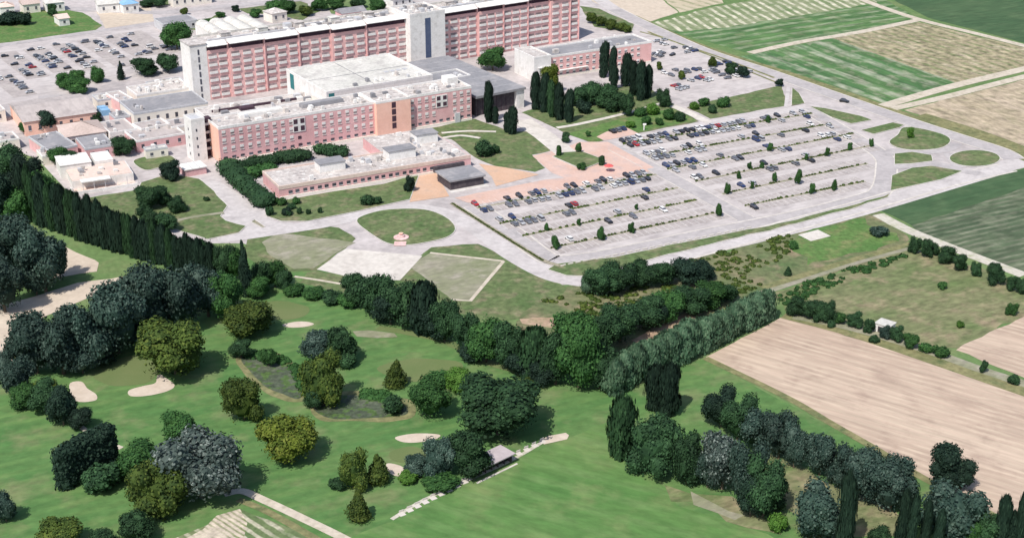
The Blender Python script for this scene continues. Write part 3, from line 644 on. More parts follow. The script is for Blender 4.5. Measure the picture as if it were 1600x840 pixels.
t.flatroof(-.3, t.L+.3, -3.5, 16, 26, B['roofl'], ph=.9); t.units(1, t.L-1, -2, 14, 26, 14, 8)
0 and t.box('vertical_joint', [(t.L*.28, t.L*.29, -3.56, -3.5, 1, 25), (t.L*.72, t.L*.73, -3.56, -3.5, 1, 25)], B['metal'])

# ---- front wing, four storeys
def wing(name, label, A, Bp, h, depth, nx, skip=(), seed=1, brick='rose'):
    b = Bld(name, label, 'building', A, Bp); Lx = b.L
    b.box('wall', [(0, Lx-.03, 0, depth, 0, h)], B[brick]); b.box('plinth', [(-.1, Lx, -.5, 0, 0, 1.0)], B['cream'])
    b.flatroof(0, Lx-.03, 0, depth, h, B['roofl'], ph=.8)
    b.units(2, Lx-2, 2, depth-2, h, max(6, int(Lx/3.2)), seed)
    st = Lx/nx; spots = []
    for f in range(4):
        for k in range(nx):
            if k in skip and f >= 1: continue
            spots.append((st*(k+.5)-.6, (1.6, 4.6, 8.0, 11.2)[f]))
    b.windows([q for q in spots if q[1] > 4], 1.5, 1.9, 0, 'shutter', m=[B['white'], B['pane']])
    b.windows([q for q in spots if q[1] < 4], 1.6, 1.0, 0, 'dark')
    return b
A0, A1 = (346, 256), (737, 187)
def lerp(t): return (A0[0]+(A1[0]-A0[0])*t, A0[1]+(A1[1]-A0[1])*t)
w1 = wing('front_wing', 'four storey rose brick wing left of the orange stair block, cross shaped windows in it', lerp(0), lerp(.615), 14.0, 15, 19, (9, 10), 11)
x = w1.L*.5
w1.box('cross_window', [(x-2.6, x+2.6, -.25, 0, 7.6, 13.3, 0), (x-2.3, x-.6, -.3, -.2, 11.0, 12.9, 1), (x+.6, x+2.3, -.3, -.2, 11.0, 12.9, 1), (x-2.3, x-.6, -.3, -.2, 8.0, 10.0, 1), (x+.6, x+2.3, -.3, -.2, 8.0, 10.0, 1)], [B['white'], B['darkst']])
for z_ in (4.6, 1.6): w1.box('window', [(x-.7, x+.7, -.12, 0, z_, z_+1.2)], B['darkst'])
w1.box('end_panel', [(-.12, 0, .3, 14.7, .2, 13.9)], B['ocher'])
for k in range(2):
    w1.box('roof_light', [(12+k*26, 30+k*26, 8, 11.5, 14, 15.3), (12.3+k*26, 29.7+k*26, 8.3, 11.2, 15.3, 15.6)], [B['roofg'] if k else B['white']])
w2 = Bld('orange_stair_block', 'orange panelled stair block with one dark vertical window strip between the two rose wings', 'building', lerp(.615), lerp(.75))
w2.box('wall', [(0, w2.L-.03, -2.2, 14, 0, 14.6)], B['ocher']); w2.flatroof(0, w2.L-.03, -2.2, 14, 14.6, B['roofl'], ph=.6)
w2.box('window_strip', [(w2.L*.5-.9, w2.L*.5+.9, -2.3, -2.2, 3.0+2.9*k, 5.3+2.9*k) for k in range(4)], B['darkst']); w2.units(1, w2.L-1, 0, 12, 14.6, 5, 4)
w3 = wing('front_wing', 'shorter rose brick wing right of the orange stair block, ending by two cypresses', lerp(.75), lerp(1), 14.0, 15, 9, (4, 5), 12)
x = w3.L*.52
w3.box('cross_window', [(x-2.6, x+2.6, -.25, 0, 7.8, 13.0, 0), (x-2.3, x-.6, -.3, -.2, 10.9, 12.6, 1), (x+.6, x+2.3, -.3, -.2, 10.9, 12.6, 1), (x-2.3, x-.6, -.3, -.2, 8.2, 9.9, 1), (x+.6, x+2.3, -.3, -.2, 8.2, 9.9, 1)], [B['white'], B['darkst']])
w3.box('side_door', [(w3.L*.72, w3.L*.8, -.8, 0, 0, 4.2)], B['metal'])
w3.box('roof_hut', [(w3.L-7, w3.L-2, 8, 13.5, 14, 17.0)], B['white'])
t2 = Bld('escape_tower', 'free standing white tower at the left end of the front wing', 'tower', (304, 253), (325, 249))
t2.box('wall', [(0, t2.L, 0, 7.5, 0, 16.6)], B['white']); t2.flatroof(0, t2.L, 0, 7.5, 16.6, B['metal'], ph=.5)
t2.box('window', [(t2.L*.3, t2.L*.3+.6, -.05, 0, 2+3.3*k, 3.1+3.3*k) for k in range(4)], B['glass']); t2.box('side_slit', [(-.05, 0, 3, 3.8, 2+3.3*k, 3.1+3.3*k) for k in range(4)], B['glass'])
t2.box('walkway', [(t2.L, t2.L+4.2, 2, 5.5, 2.9+3.3*k, 3.2+3.3*k) for k in range(4)], B['darkst'])
t2.box('walkway_rail', [(t2.L, t2.L+4.2, 1.9, 2.0, 3.2+3.3*k, 4.2+3.3*k) for k in range(4)], B['metal'])
t2.box('stair_core', [(t2.L+1.2, t2.L+4.0, 3.5, 6.5, 0, 15.5)], B['darkst'])

# ---- middle buildings
c1 = Bld('treatment_block', 'broad white flat roofed block between the ward blocks and the front wing', 'building', (510, 146), (737, 109), 13)
c1.box('wall', [(0, c1.L*.72, 0, 42, 0, 13)], B['white']); c1.flatroof(0, c1.L*.72, 0, 42, 13, B['roofw'])
c1.box('roof_joint', [(c1.L*.33, c1.L*.33+.3, .4, 41.5, 13.02, 13.15), (.5, c1.L*.7, 21, 21.3, 13.02, 13.14)], B['roofg'])
c1.box('teal_panel', [(1, 3.5, -.1, 0, 8.2, 12.6)], B['teal']); c1.box('teal_panel', [(-.1, 0, 34, 38, 6, 12.6)], B['teal'])
c1.units(4, c1.L*.7, 3, 12, 13, 8, 21, 2); c1.box('skylight', [(c1.L*.5+k*3, c1.L*.5+k*3+2, 15, 17, 13.02, 13.4) for k in range(4)], B['metal'])
c2 = Bld('link_block', 'lower grey roofed link building behind the front wing roof', 'building', (505, 158), (735, 119), 9)
c2.box('wall', [(0, c2.L, 0, 12, 0, 9)], B['cream']); c2.flatroof(0, c2.L, 0, 12, 9, B['roofg']); c2.units(2, c2.L-2, 1, 11, 9, 16, 31, 3)
c3 = Bld('service_block', 'low service roofs between ward block and front wing, full of ducts', 'building', (322, 186), (512, 157), 6)
c3.box('wall', [(0, c3.L, 0, 15, 0, 6)], B['cream']); c3.flatroof(0, c3.L, 0, 15, 6, B['roofl']); c3.units(2, c3.L-2, 1, 14, 6, 20, 33, 3.2)
c3.box('duct', [(5, c3.L-8, 7, 8, 6.02, 6.9), (c3.L*.3, c3.L*.3+6, 3, 6.4, 6.02, 7.2)], B['darkst'])
hall = Bld('entrance_hall', 'entrance hall with huge dark grey roof and dark glass front beside white pillar', 'building', (744, 152), (822, 137), 9)
hl = hall.L
hall.box('glass_front', [(1, hl-5, 2.0, 60, 0, 8.2)], B['wood']); hall.box('roof', [(0, hl, 0, 64, 8.2, 9.2)], B['roofg']); hall.box('end_pillar', [(hl-4.6, hl-.6, .6, 6, 0, 8.19)], B['white'])
hall.box('mullion', [(2+k*2.4, 2.12+k*2.4, 1.85, 2.0, 0, 8.1) for k in range(int((hl-7)/2.4))], B['darkst']); hall.box('roof_seam', [(.3, hl-.3, 8+k*8, 8.15+k*8, 9.2, 9.26) for k in range(7)], B['metal'])
# ---- right wing
r1 = Bld('rear_wing', 'pink brick wing with grey roof and blank white end wall behind the cypresses', 'building', (832, 127), (1017, 98))
rl = r1.L
r1.box('wall', [(9, rl, 0, 16, 0, 10)], B['brick']); r1.box('end_block', [(0, 9, -1.5, 17, 0, 11.2)], B['white']); r1.flatroof(9, rl, 0, 16, 10, B['roofg']); r1.flatroof(0, 9, -1.5, 17, 11.2, B['roofl'], ph=.5)
r1.windows([(11+k*3.6, z) for z in (1.2, 4.4, 7.2) for k in range(int((rl-14)/3.6))], 1.6, 1.5, 0, 'shutter')
r1.box('canopy', [(2, 9, -2.4, -1.5, 6.2, 6.5), (9.2, rl*.45, -1.2, 0, 3.2, 3.5)], B['white']); r1.units(12, rl-2, 1, 15, 10, 10, 41)
r1.box('plinth', [(9, rl, -.3, 0, 0, 1)], B['cream'])
r2 = Bld('outbuilding', 'grey flat roofed outbuilding at the right foot of the ward block', 'building', (925, 72), (1000, 62), 5)
r2.box('wall', [(0, r2.L, 0, 10, 0, 5)], B['cream']); r2.flatroof(0, r2.L, 0, 10, 5, B['roofg']); r2.units(1, r2.L-1, 1, 9, 5, 4, 5)
# ---- low front building
lb = Bld('outpatient_building', 'single storey pink building with broad pale roof in front of the rose wing', 'building', (437, 311), (740, 260))
ll = lb.L
lb.box('wall', [(0, ll*.62, 0, 19, 0, 4.2), (ll*.62, ll*.985, 0, 40, 0, 4.2)], B['rose'])
lb.roof = lb.box('roof', [(.3, ll*.62, .3, 18.7, 4.2, 4.35), (ll*.62, ll*.98, .3, 39.7, 4.2, 4.36)], B['roofl'])
lb.box('parapet', [(-.1, ll*.985, -.12, .3, 3.5, 4.9), (-.1, .3, .3, 19, 4.0, 4.89), (.3, ll*.62, 18.7, 19.1, 4.0, 4.88)], B['roofp'])
lb.box('plinth', [(-.1, ll*.8, -.6, -.12, 0, .9)], B['cream'])
lb.windows([(3.5+k*ll*.072+j*2.6, 1.5) for k in range(11) for j in (0, 1)], 1.5, 1.2, 0, 'dark')
for k, (u, v, a_, b_, hh) in enumerate(((.24, 8, 10, 6, 3.2), (.60, 9, 11, 6, 3.4), (.82, 22, 9, 6, 3.6), (.50, 24, 8, 5, 0))):
    if hh: lb.box('roof_pavilion', [(ll*u, ll*u+a_, v, v+b_, 4.36, 4.36+hh, 0), (ll*u-.3, ll*u+a_+.3, v-.3, v+b_+.3, 4.36+hh, 4.6+hh, 1)], [B['white'], B['roofg']])
lb.units(6, ll*.6, 2, 17, 4.35, 12, 51, 1.8); lb.units(ll*.64, ll*.96, 2, 38, 4.36, 22, 52, 2.4)
cn = Bld('reception_pavilion', 'small dark glazed pavilion with flat grey roof beside the orange plaza', 'building', (703, 283), (759, 273), 4)
cn.box('glass_wall', [(.6, cn.L-.6, .6, 12, 0, 3.4)], B['wood']); cn.box('roof', [(0, cn.L, 0, 13, 3.4, 4.0)], B['roofg']); cn.box('base_kerb', [(-.5, cn.L+.5, -2.2, .6, 0, .2)], M['kerb'])
cn.box('rear_clerestory', [(0, cn.L*.85, 13.05, 14.5, 3.0, 5.3)], B['wood'])
# ---- annex at far left of front
an = Bld('annex', 'low white annex with pinkish roof and terrace beside the poplar line', 'building', (118, 303), (214, 289))
al = an.L
an.box('wall', [(0, al, 5, 20, 0, 3.2)], B['white']); an.roof = an.box('roof', [(0, al*.98, 5.2, 19.8, 3.2, 3.45)], B['roofp']); an.box('vault', [(-2, al*.42, 18, 30, 0, 5.2)], B['white']); an.box('vault_roof', [(-2.2, al*.42+.2, 17.8, 30.2, 5.2, 5.5)], B['white'])
an.box('side_block', [(al*.5, al*.8, 20.05, 31, 0, 4.6)], B['white']); an.box('front_canopy', [(al*.12, al*.6, 1.5, 4.9, 3.2, 3.6)], B['white']); an.box('canopy_post', [(al*.14+k*4, al*.14+k*4+.2, 1.7, 1.9, 0, 3.2) for k in range(6)], B['metal'])
an.box('terrace_wall', [(-1, al, -1.4, -1.0, 0, 1.2), (-1, -.6, -1, 5, 0, 1.18)], B['white']); an.box('terrace', [(-.6, al, -1, 4.99, 0, .15)], B['roofp'])
an.units(2, al-2, 7, 17, 3.45, 8, 77, 1.8)
ki = Bld('gatehouse', 'tiny gatehouse with white roof and pink walls below the white tower', 'building', (290, 277), (323, 271))
ki.box('wall', [(0, ki.L, 0, 7, 0, 2.6)], B['rose']); ki.box('roof', [(-.3, ki.L+.3, -.3, 7.3, 2.6, 3.0)], B['white']); ki.box('roof_rib', [(ki.L*k/3, ki.L*k/3+.2, -.2, 7.2, 3.0, 3.2) for k in (1, 2)], B['metal'])
# ---- older buildings at the left
def simple(name, label, A, Bp, h, depth, wall, roof, kind='flat', n=4, seed=1, rise=2.5, par='white'):
    b = Bld(name, label, 'building', A, Bp, h); Lx = b.L
    b.box('wall', [(0, Lx, 0, depth, 0, h)], B[wall])
    if kind == 'flat': b.flatroof(0, Lx, 0, depth, h, B[roof], mk=par, ph=.5); b.units(1, Lx-1, 1, depth-1, h, n, seed, 2)
    else:
        e = .5; bm = bmesh.new(); ins = (depth/2 if kind == 'hip' else -e)
        v = [bm.verts.new(p) for p in ((-e, -e, h), (Lx+e, -e, h), (Lx+e, depth+e, h), (-e, depth+e, h), (ins, depth/2, h+rise), (Lx-ins, depth/2, h+rise))]
        for f in ((0, 1, 5, 4), (1, 2, 5), (2, 3, 4, 5), (3, 0, 4), (3, 2, 1, 0)): bm.faces.new([v[k] for k in f])
        link('roof', mesh_from_bm('roof', bm), [B[roof]], b.root)
    k = max(1, int(Lx/4)); b.windows([(Lx*(i+.5)/k-.6, h*.35) for i in range(k)], 1.2, h*.35, 0, 'dark')
    return b
simple('workshop_hall', 'large hall with brown grey roof and orange end wall at the left edge', (37, 191), (150, 175), 6, 30, 'ocher', 'roofb', 'gable', rise=2.5)
simple('tiled_house', 'house with tan hipped roof between two dark trees', (103, 214), (166, 205), 5, 17, 'cream', 'tile', 'hip', rise=3.2)
simple('grey_roof_store', 'grey flat roofed store left of the tan hipped house', (76, 237), (121, 228), 4.5, 22, 'rose', 'roofg', n=3, seed=2, par='metal')
simple('laundry_building', 'grey roofed low building with pink wall below the tan hipped house', (133, 234), (178, 227), 4.5, 15, 'rose', 'roofg', n=3, seed=3, par='metal')
simple('kitchen_building', 'low building with brownish roof and white parapet above the round tree', (172, 209), (214, 202), 4.5, 16, 'white', 'roofb', n=4, seed=4)
simple('laboratory_building', 'low pink walled building with pale roof left of the white tower', (213, 222), (289, 209), 4.5, 15, 'rose', 'roofb', n=6, seed=5)
simple('archive_building', 'flat building with white parapet just behind the pink walled laboratory', (221, 203), (266, 194), 5, 9, 'white', 'roofb', n=2, seed=6)
simple('boiler_house', 'broad dark grey roofed hall left of the ward block foot', (209, 179), (325, 161), 6, 20, 'cream', 'roofg', n=3, seed=7, par='metal')
simple('store_building', 'tan roofed store with pink wall behind the dark grey hall', (186, 159), (208, 155), 5, 15, 'brick', 'roofb', n=2, seed=8)
simple('plant_building', 'grey roofed plant building with ducts left of the ward block', (214, 150), (299, 137), 5, 15, 'cream', 'roofl', n=12, seed=9)
simple('bicycle_shed', 'grey roofed open shed at the top of the left car park', (254, 39), (308, 32), 4, 14, 'metal', 'roofg', n=0, par='metal')
EXTRA = [((66, 246), (96, 241), 3.5, 9, 'cream', 'roofl', 'small pale roof just below the grey flat roofed store'), ((228, 236), (262, 231), 3.5, 4, 'cream', 'roofw', 'narrow white lean-to in front of the pink walled laboratory'),
 ((268, 200), (312, 193), 5, 10, 'cream', 'roofb', 'brown roofed building wedged between laboratory and white tower'), ((152, 158), (180, 154), 4, 9, 'cream', 'roofw', 'pale roofed store left of the tan roofed one'),
 ((0, 222), (30, 217), 4, 10, 'cream', 'roofb', 'brown roofed house at the left edge above the dark trees'), ((236, 136), (290, 128), 4, 8, 'white', 'roofw', 'long pale roof behind the plant building'),
 ((-30, 178), (8, 172), 5, 16, 'cream', 'roofb', 'brown roofed hall cut by the left edge'), ((180, 186), (204, 182), 4, 8, 'rose', 'roofg', 'little grey roof beside the blue store')]
for i, q in enumerate(EXTRA): simple('outbuilding', q[6], q[0], q[1], q[2], q[3], q[4], q[5], n=3, seed=60+i, par='metal' if i % 2 else 'white')
bs = Bld('blue_tarpaulin_store', 'bright blue covered store between the tiled house and grey halls', 'shed', (160, 182), (173, 180)); bs.box('cover', [(0, bs.L, 0, 8, 0, 2.5)], B['sky_']); bs.box('ridge', [(-.2, bs.L+.2, 3.6, 4.4, 2.5, 2.9)], B['sky_'])
ar = Bld('vaulted_pavilion', 'white pavilion with curved vault roofs behind the ward block', 'building', (337, 56), (425, 44), 6)
for k in range(4):
    bm = bmesh.new(); x0 = ar.L*k/4; x1 = ar.L*(k+1)/4-.3; n = 8; r0 = []; r1 = []
    for j in range(n+1):
        a_ = math.pi*j/n; xx = (x0+x1)/2-(x1-x0)/2*math.cos(a_); zz = 5+2.6*math.sin(a_); r0.append(bm.verts.new((xx, 0, zz))); r1.append(bm.verts.new((xx, 30, zz)))
    for j in range(n): bm.faces.new((r0[j], r0[j+1], r1[j+1], r1[j]))
    bm.faces.new(r0); bm.faces.new(r1); bmesh.ops.recalc_face_normals(bm, faces=bm.faces[:]); link('vault_roof', mesh_from_bm('vault_roof', bm), [B['roofw']], ar.root)
ar.box('wall', [(0, ar.L, .3, 29.7, 0, 5)], B['white'])
simple('white_cottage', 'small white cottage on the grass at the top left', (92, 30), (108, 28), 4, 10, 'white', 'roofp', 'gable', rise=1.5)
TOPB = [((0, 12), (22, 10), 'white', 'roofp', 'white town house at the very top left corner'), ((36, 8), (62, 5), 'cream', 'tile', 'cream town house with tiled roof, second along the top edge'), ((72, 6), (100, 3), 'white', 'roofw', 'pale town house right of the cream one on the top edge'),
        ((153, 8), (186, 5), 'white', 'roofw', 'white shed roof cut by the top edge above the car park'), ((192, 8), (216, 5), 'white', 'sky_', 'white building beside dark trees on the top edge'), ((535, 22), (572, 17), 'rose', 'roofg', 'pink house with grey roof behind the ward block'), ((425, 22), (448, 18), 'cream', 'roofl', 'small cream house among trees behind the ward block'), ((614, 0), (645, -6), 'white', 'roofw', 'white house cut by the top edge behind the stair tower'), ((270, -2), (330, -9), 'cream', 'tile', 'long cream house just above the rear road')]
for i, (a, b_, wl, rf, lb_) in enumerate(TOPB):
    simple('town_house', lb_, a, b_, 5, 9, wl, rf, 'gable' if i % 2 else 'hip', rise=2)
# small roadside store in the meadow hedge
ms = Bld('field_hut', 'small white hut in the hedge between the meadow and the bare field', 'hut', (1366, 517), (1388, 524)); ms.box('wall', [(0, ms.L, 0, 4, 0, 2.6)], B['white']); ms.box('roof', [(-.2, ms.L+.2, -.2, 4.2, 2.6, 2.8)], B['roofw']); ms.box('door', [(1, 2, -.05, 0, 0, 2)], B['wood'])
# range shelter
rs = Bld('range_shelter', 'open fronted dark shelter with lilac grey roof on the edge of the practice range', 'shelter', (742, 750), (800, 722))
rs.box('roof', [(-.3, rs.L+.3, -1.0, 4.5, 2.7, 2.95)], B['lilac']); rs.box('back_wall', [(0, rs.L, 4, 4.2, 0, 2.7)], B['wood']); [rs.box('side_wall', [(q_, q_+.2, 0, 4, 0, 2.69)], B['wood']) for q_ in (0, rs.L-.2)]
rs.box('partition', [(rs.L*k/6, rs.L*k/6+.1, .5, 4, 0, 2.6) for k in range(1, 6)], B['wood']); rs.box('front_step', [(-.5, rs.L+.5, -1.6, -1.05, 0, .15)], M['slab'])
# tee boxes of the range
k = 0
for i in range(19):
    t_ = i/18
    if .46 < t_ < .76: continue
    px_, py_ = 628+(848-628)*t_, 803+(690-803)*t_
    p = G(px_, py_); bm = bmesh.new(); box_bm(bm, -.75, .75, -.75, .75, .05, .12, 0); box_bm(bm, -.2, 1.0, .9, 1.0, .05, .55, 0)
    k += 1
    o = link('driving_mat', mesh_from_bm('driving_mat', bm), [M['slab']], None, p, .6); prop(o, '%s pale driving mat from the left along the practice range edge' % ordw(k), 'mat', 'driving mats along the practice range')
# fountain / monument on the drop shaped lawn
fo = link('stone_monument', None, (), None, G(627, 372)+Vector((0, 0, .15))); prop(fo, 'round pink stone monument on the drop shaped lawn', 'monument')
def lathe(name, prof, m, parent, seg=20):
    bm = bmesh.new(); rings = []
    for r_, z in prof: rings.append([bm.verts.new((r_*math.cos(2*math.pi*k/seg), r_*math.sin(2*math.pi*k/seg), z)) for k in range(seg)])
    for a_, c_ in zip(rings, rings[1:]):
        for k in range(seg): bm.faces.new((a_[k], a_[(k+1) % seg], c_[(k+1) % seg], c_[k]))
    bm.faces.new(rings[-1]); return link(name, mesh_from_bm(name, bm), [m], parent)
lathe('base', [(2.6, 0), (2.6, .35), (2.3, .4)], B['pink'], fo); lathe('drum', [(1.2, .4), (1.2, 1.1), (1.0, 1.2)], B['pink'], fo); lathe('bowl', [(.3, 1.2), (.8, 1.7), (.7, 1.75)], B['ocher'], fo)
bxo('approach_slab', [(-2, 2, -7, -3.5, 0, .15)], B['pink'], fo)
# red sunshade near the car park and white signs
rsn = link('market_umbrella', None, (), None, G(951, 268)+Vector((0, 0, .12))); prop(rsn, 'red sunshade on the salmon plaza beside the car park', 'umbrella'); lathe('pole', [(.06, 0), (.06, 2.4)], B['metal'], rsn, 8); lathe('canopy', [(1.9, 2.2), (1.0, 2.65), (.1, 2.95)], B['red'], rsn, 8)
sg = link('white_sculpture', None, (), None, G(1006, 204)+Vector((0, 0, .12))); prop(sg, 'white pole sculpture standing in the flower meadow', 'sculpture'); bxo('stem', [(-.2, .2, -.2, .2, 0, 2.2)], B['white'], sg); bxo('arm', [(-.5, .9, -.2, .2, 2.2, 2.9)], B['white'], sg)

# ------------------------------------------------------------------ trees
def leafcloud(seed, lobes, n, size, core=.80, vertical=False):
    """irregular lobes with leaf clumps through the outer shell and darker core lumps behind"""
    r_ = random.Random(seed); bm = bmesh.new()
    for c, rad in lobes:
        q = bmesh.ops.create_icosphere(bm, subdivisions=2, radius=1)
        for v in q['verts']:
            d = v.co.copy(); k = core*(1+.22*mnoise.noise(d*2.2+Vector((seed, c[0]*9, c[2]*7)))+.1*mnoise.noise(d*6+Vector((seed, 0, 0))))
            v.co = Vector((c[0]+d.x*rad[0]*k, c[1]+d.y*rad[1]*k, c[2]+d.z*rad[2]*k))
    for i in range(n):
        c, rad = lobes[r_.randrange(len(lobes))]
        d = Vector((r_.gauss(0, 1), r_.gauss(0, 1), r_.gauss(.15, 1))).normalized()
        k = r_.triangular(.72, 1.16, .96)*(1+.22*mnoise.noise(d*3+Vector((seed, c[0]*9, 3))))
        p = Vector((c[0]+d.x*rad[0]*k, c[1]+d.y*rad[1]*k, c[2]+d.z*rad[2]*k))
        if p.z < .02: continue
        nrm = (d+Vector((r_.uniform(-.7, .7), r_.uniform(-.7, .7), r_.uniform(-.5, .9)))).normalized()
        t_ = nrm.orthogonal().normalized(); t_.rotate(Matrix.Rotation(r_.uniform(0, 6.28), 3, nrm)); u_ = nrm.cross(t_)
        s_ = size*r_.uniform(.6, 1.35)
        if vertical: u_ = Vector((0, 0, 1)); t_ = Vector((-d.y, d.x, 0)).normalized() if abs(d.x)+abs(d.y) > .01 else Vector((1, 0, 0)); t_ = (t_+d*r_.uniform(-.5, .5)).normalized()
        a_, b_ = t_*s_, u_*s_*(1.6 if vertical else .75)
        m_ = 5
        vs = [bm.verts.new(p+a_*math.cos(6.283*j/m_+.3)*r_.uniform(.7, 1.2)+b_*math.sin(6.283*j/m_+.3)*r_.uniform(.7, 1.2)+nrm*s_*.2*r_.uniform(-1, 1)) for j in range(m_)]
        bm.faces.new(vs)
    return mesh_from_bm('crown', bm)
def lobes_for(shape, seed):
    r_ = random.Random(seed*7+1); out = []
    if shape == 'round':
        out.append(((0, 0, .52), (.36, .36, .40)))
        for k in range(9):
            a_ = k*2.4+r_.uniform(-.4, .4); z = r_.uniform(.28, .78); rr = .26*math.sqrt(max(.05, 1-((z-.45)/.5)**2)); s_ = r_.uniform(.17, .26)
            out.append(((rr*math.cos(a_), rr*math.sin(a_), z), (s_, s_, s_*r_.uniform(.75, 1.0))))
    elif shape == 'wide':
        for k in range(11):
            a_ = k*2.4; rr = r_.uniform(.1, .33); s_ = r_.uniform(.17, .25); z = r_.uniform(.35, .76)
            out.append(((rr*math.cos(a_), rr*math.sin(a_), z), (s_, s_, s_*1.05)))
        out.append(((0, 0, .42), (.38, .38, .36)))
    elif shape == 'column':
        for k in range(7):
            z = .12+k*.128; s_ = (.34, .39, .42, .42, .41, .38, .32)[k]
            out.append(((r_.uniform(-.07, .07), r_.uniform(-.07, .07), z), (s_, s_, .15)))
        out.append(((0, 0, .48), (.34, .34, .44))); out.append(((.05, 0, .86), (.34, .34, .12))); out.append(((-.06, .05, .8), (.36, .36, .13)))
    elif shape == 'cone':
        for k in range(7):
            z = .14+k*.125; s_ = (.44, .43, .38, .31, .24, .17, .10)[k]
            out.append(((r_.uniform(-.05, .05), r_.uniform(-.05, .05), z), (s_, s_, .14)))
    elif shape == 'block':
        for k in range(14):
            out.append(((r_.uniform(-.3, .3), r_.uniform(-.3, .3), .2+.6*r_.random()), (.22, .22, .22)))
        out.append(((0, 0, .45), (.45, .42, .47)))
    elif shape == 'shrub':
        for k in range(7):
            a_ = k*2.4; rr = r_.uniform(.12, .3); s_ = r_.uniform(.17, .27)
            out.append(((rr*math.cos(a_), rr*math.sin(a_), r_.uniform(.3, .55)), (s_, s_, s_*1.5)))
    return out
CROWN = {}
def crown_mesh(shape, seed):
    if (shape, seed) not in CROWN:
        n = {'round': 5200, 'wide': 6500, 'column': 3200, 'cone': 2600, 'block': 5000, 'shrub': 1300}[shape]
        sz = {'round': .026, 'wide': .023, 'column': .034, 'cone': .033, 'block': .026, 'shrub': .045}[shape]
        m = leafcloud(seed+hash_s(shape), lobes_for(shape, seed), n, sz, vertical=(shape == 'column'))
        m.materials.append(FOL['mid']); CROWN[shape, seed] = m
    return CROWN[shape, seed]
def hash_s(s): return sum(ord(c) for c in s) % 50
def trunk_mesh():
    bm = bmesh.new()
    def tube(p0, p1, r0, r1, n=7):
        d = (p1-p0).normalized(); t_ = d.orthogonal().normalized(); u_ = d.cross(t_)
        A = [bm.verts.new(p0+(t_*math.cos(6.283*k/n)+u_*math.sin(6.283*k/n))*r0) for k in range(n)]; Bv = [bm.verts.new(p1+(t_*math.cos(6.283*k/n)+u_*math.sin(6.283*k/n))*r1) for k in range(n)]
        for k in range(n): bm.faces.new((A[k], A[(k+1) % n], Bv[(k+1) % n], Bv[k]))
        bm.faces.new(Bv)
    tube(Vector((0, 0, -.01)), Vector((0.01, 0, .3)), .045, .032); tube(Vector((.01, 0, .3)), Vector((-.01, .01, .7)), .032, .012)
    for k in range(5):
        a_ = k*1.26; tube(Vector((0, 0, .25+.06*k)), Vector((.26*math.cos(a_), .26*math.sin(a_), .45+.06*k)), .016, .006)
    bmesh.ops.recalc_face_normals(bm, faces=bm.faces[:]); return mesh_from_bm('trunk', bm)
TRUNK = trunk_mesh(); TRUNK.materials.append(BARK)
rt = random.Random(5)
KNAME = {'round': 'broadleaf_tree', 'wide': 'broadleaf_tree', 'column': 'poplar_tree', 'cone': 'conifer_tree', 'block': 'broadleaf_tree', 'shrub': 'shrub'}
KCAT = {'shrub': 'shrub'}
def tree(x, yt, yb, wpx, shape, colour, label, group=None, name=None, z0=0.0):
    p = G(x, yb); s_ = px_per_m(p); wm = wpx/s_
    dep = math.atan2(H, p.y)
    p = G(x, yb-.14*wpx*math.sin(dep)*1.6)
    h = max(.8, height_at(p, yt+.10*wpx*math.sin(dep)))
    r_ = link(name or KNAME[shape], None, (), None, (p.x, p.y, z0), rt.uniform(0, 6.28)); prop(r_, label, KCAT.get(shape, 'tree'), group)
    k = (1.20 if shape in ('round', 'wide', 'block') else 1.12)
    c = link('crown', crown_mesh(shape, rt.randrange(4)), (), r_); c.scale = (wm*k, wm*k*rt.uniform(.9, 1.1), h*1.02); c.rotation_euler = (rt.uniform(-.04, .04), rt.uniform(-.04, .04), 0)
    c.material_slots[0].link = 'OBJECT'; c.material_slots[0].material = FOL[colour]
    if shape != 'shrub':
        t_ = link('trunk', TRUNK, (), r_); ts = max(.5, min(wm, h*.8)); t_.scale = (ts*.9, ts*.9, h)
    return r_
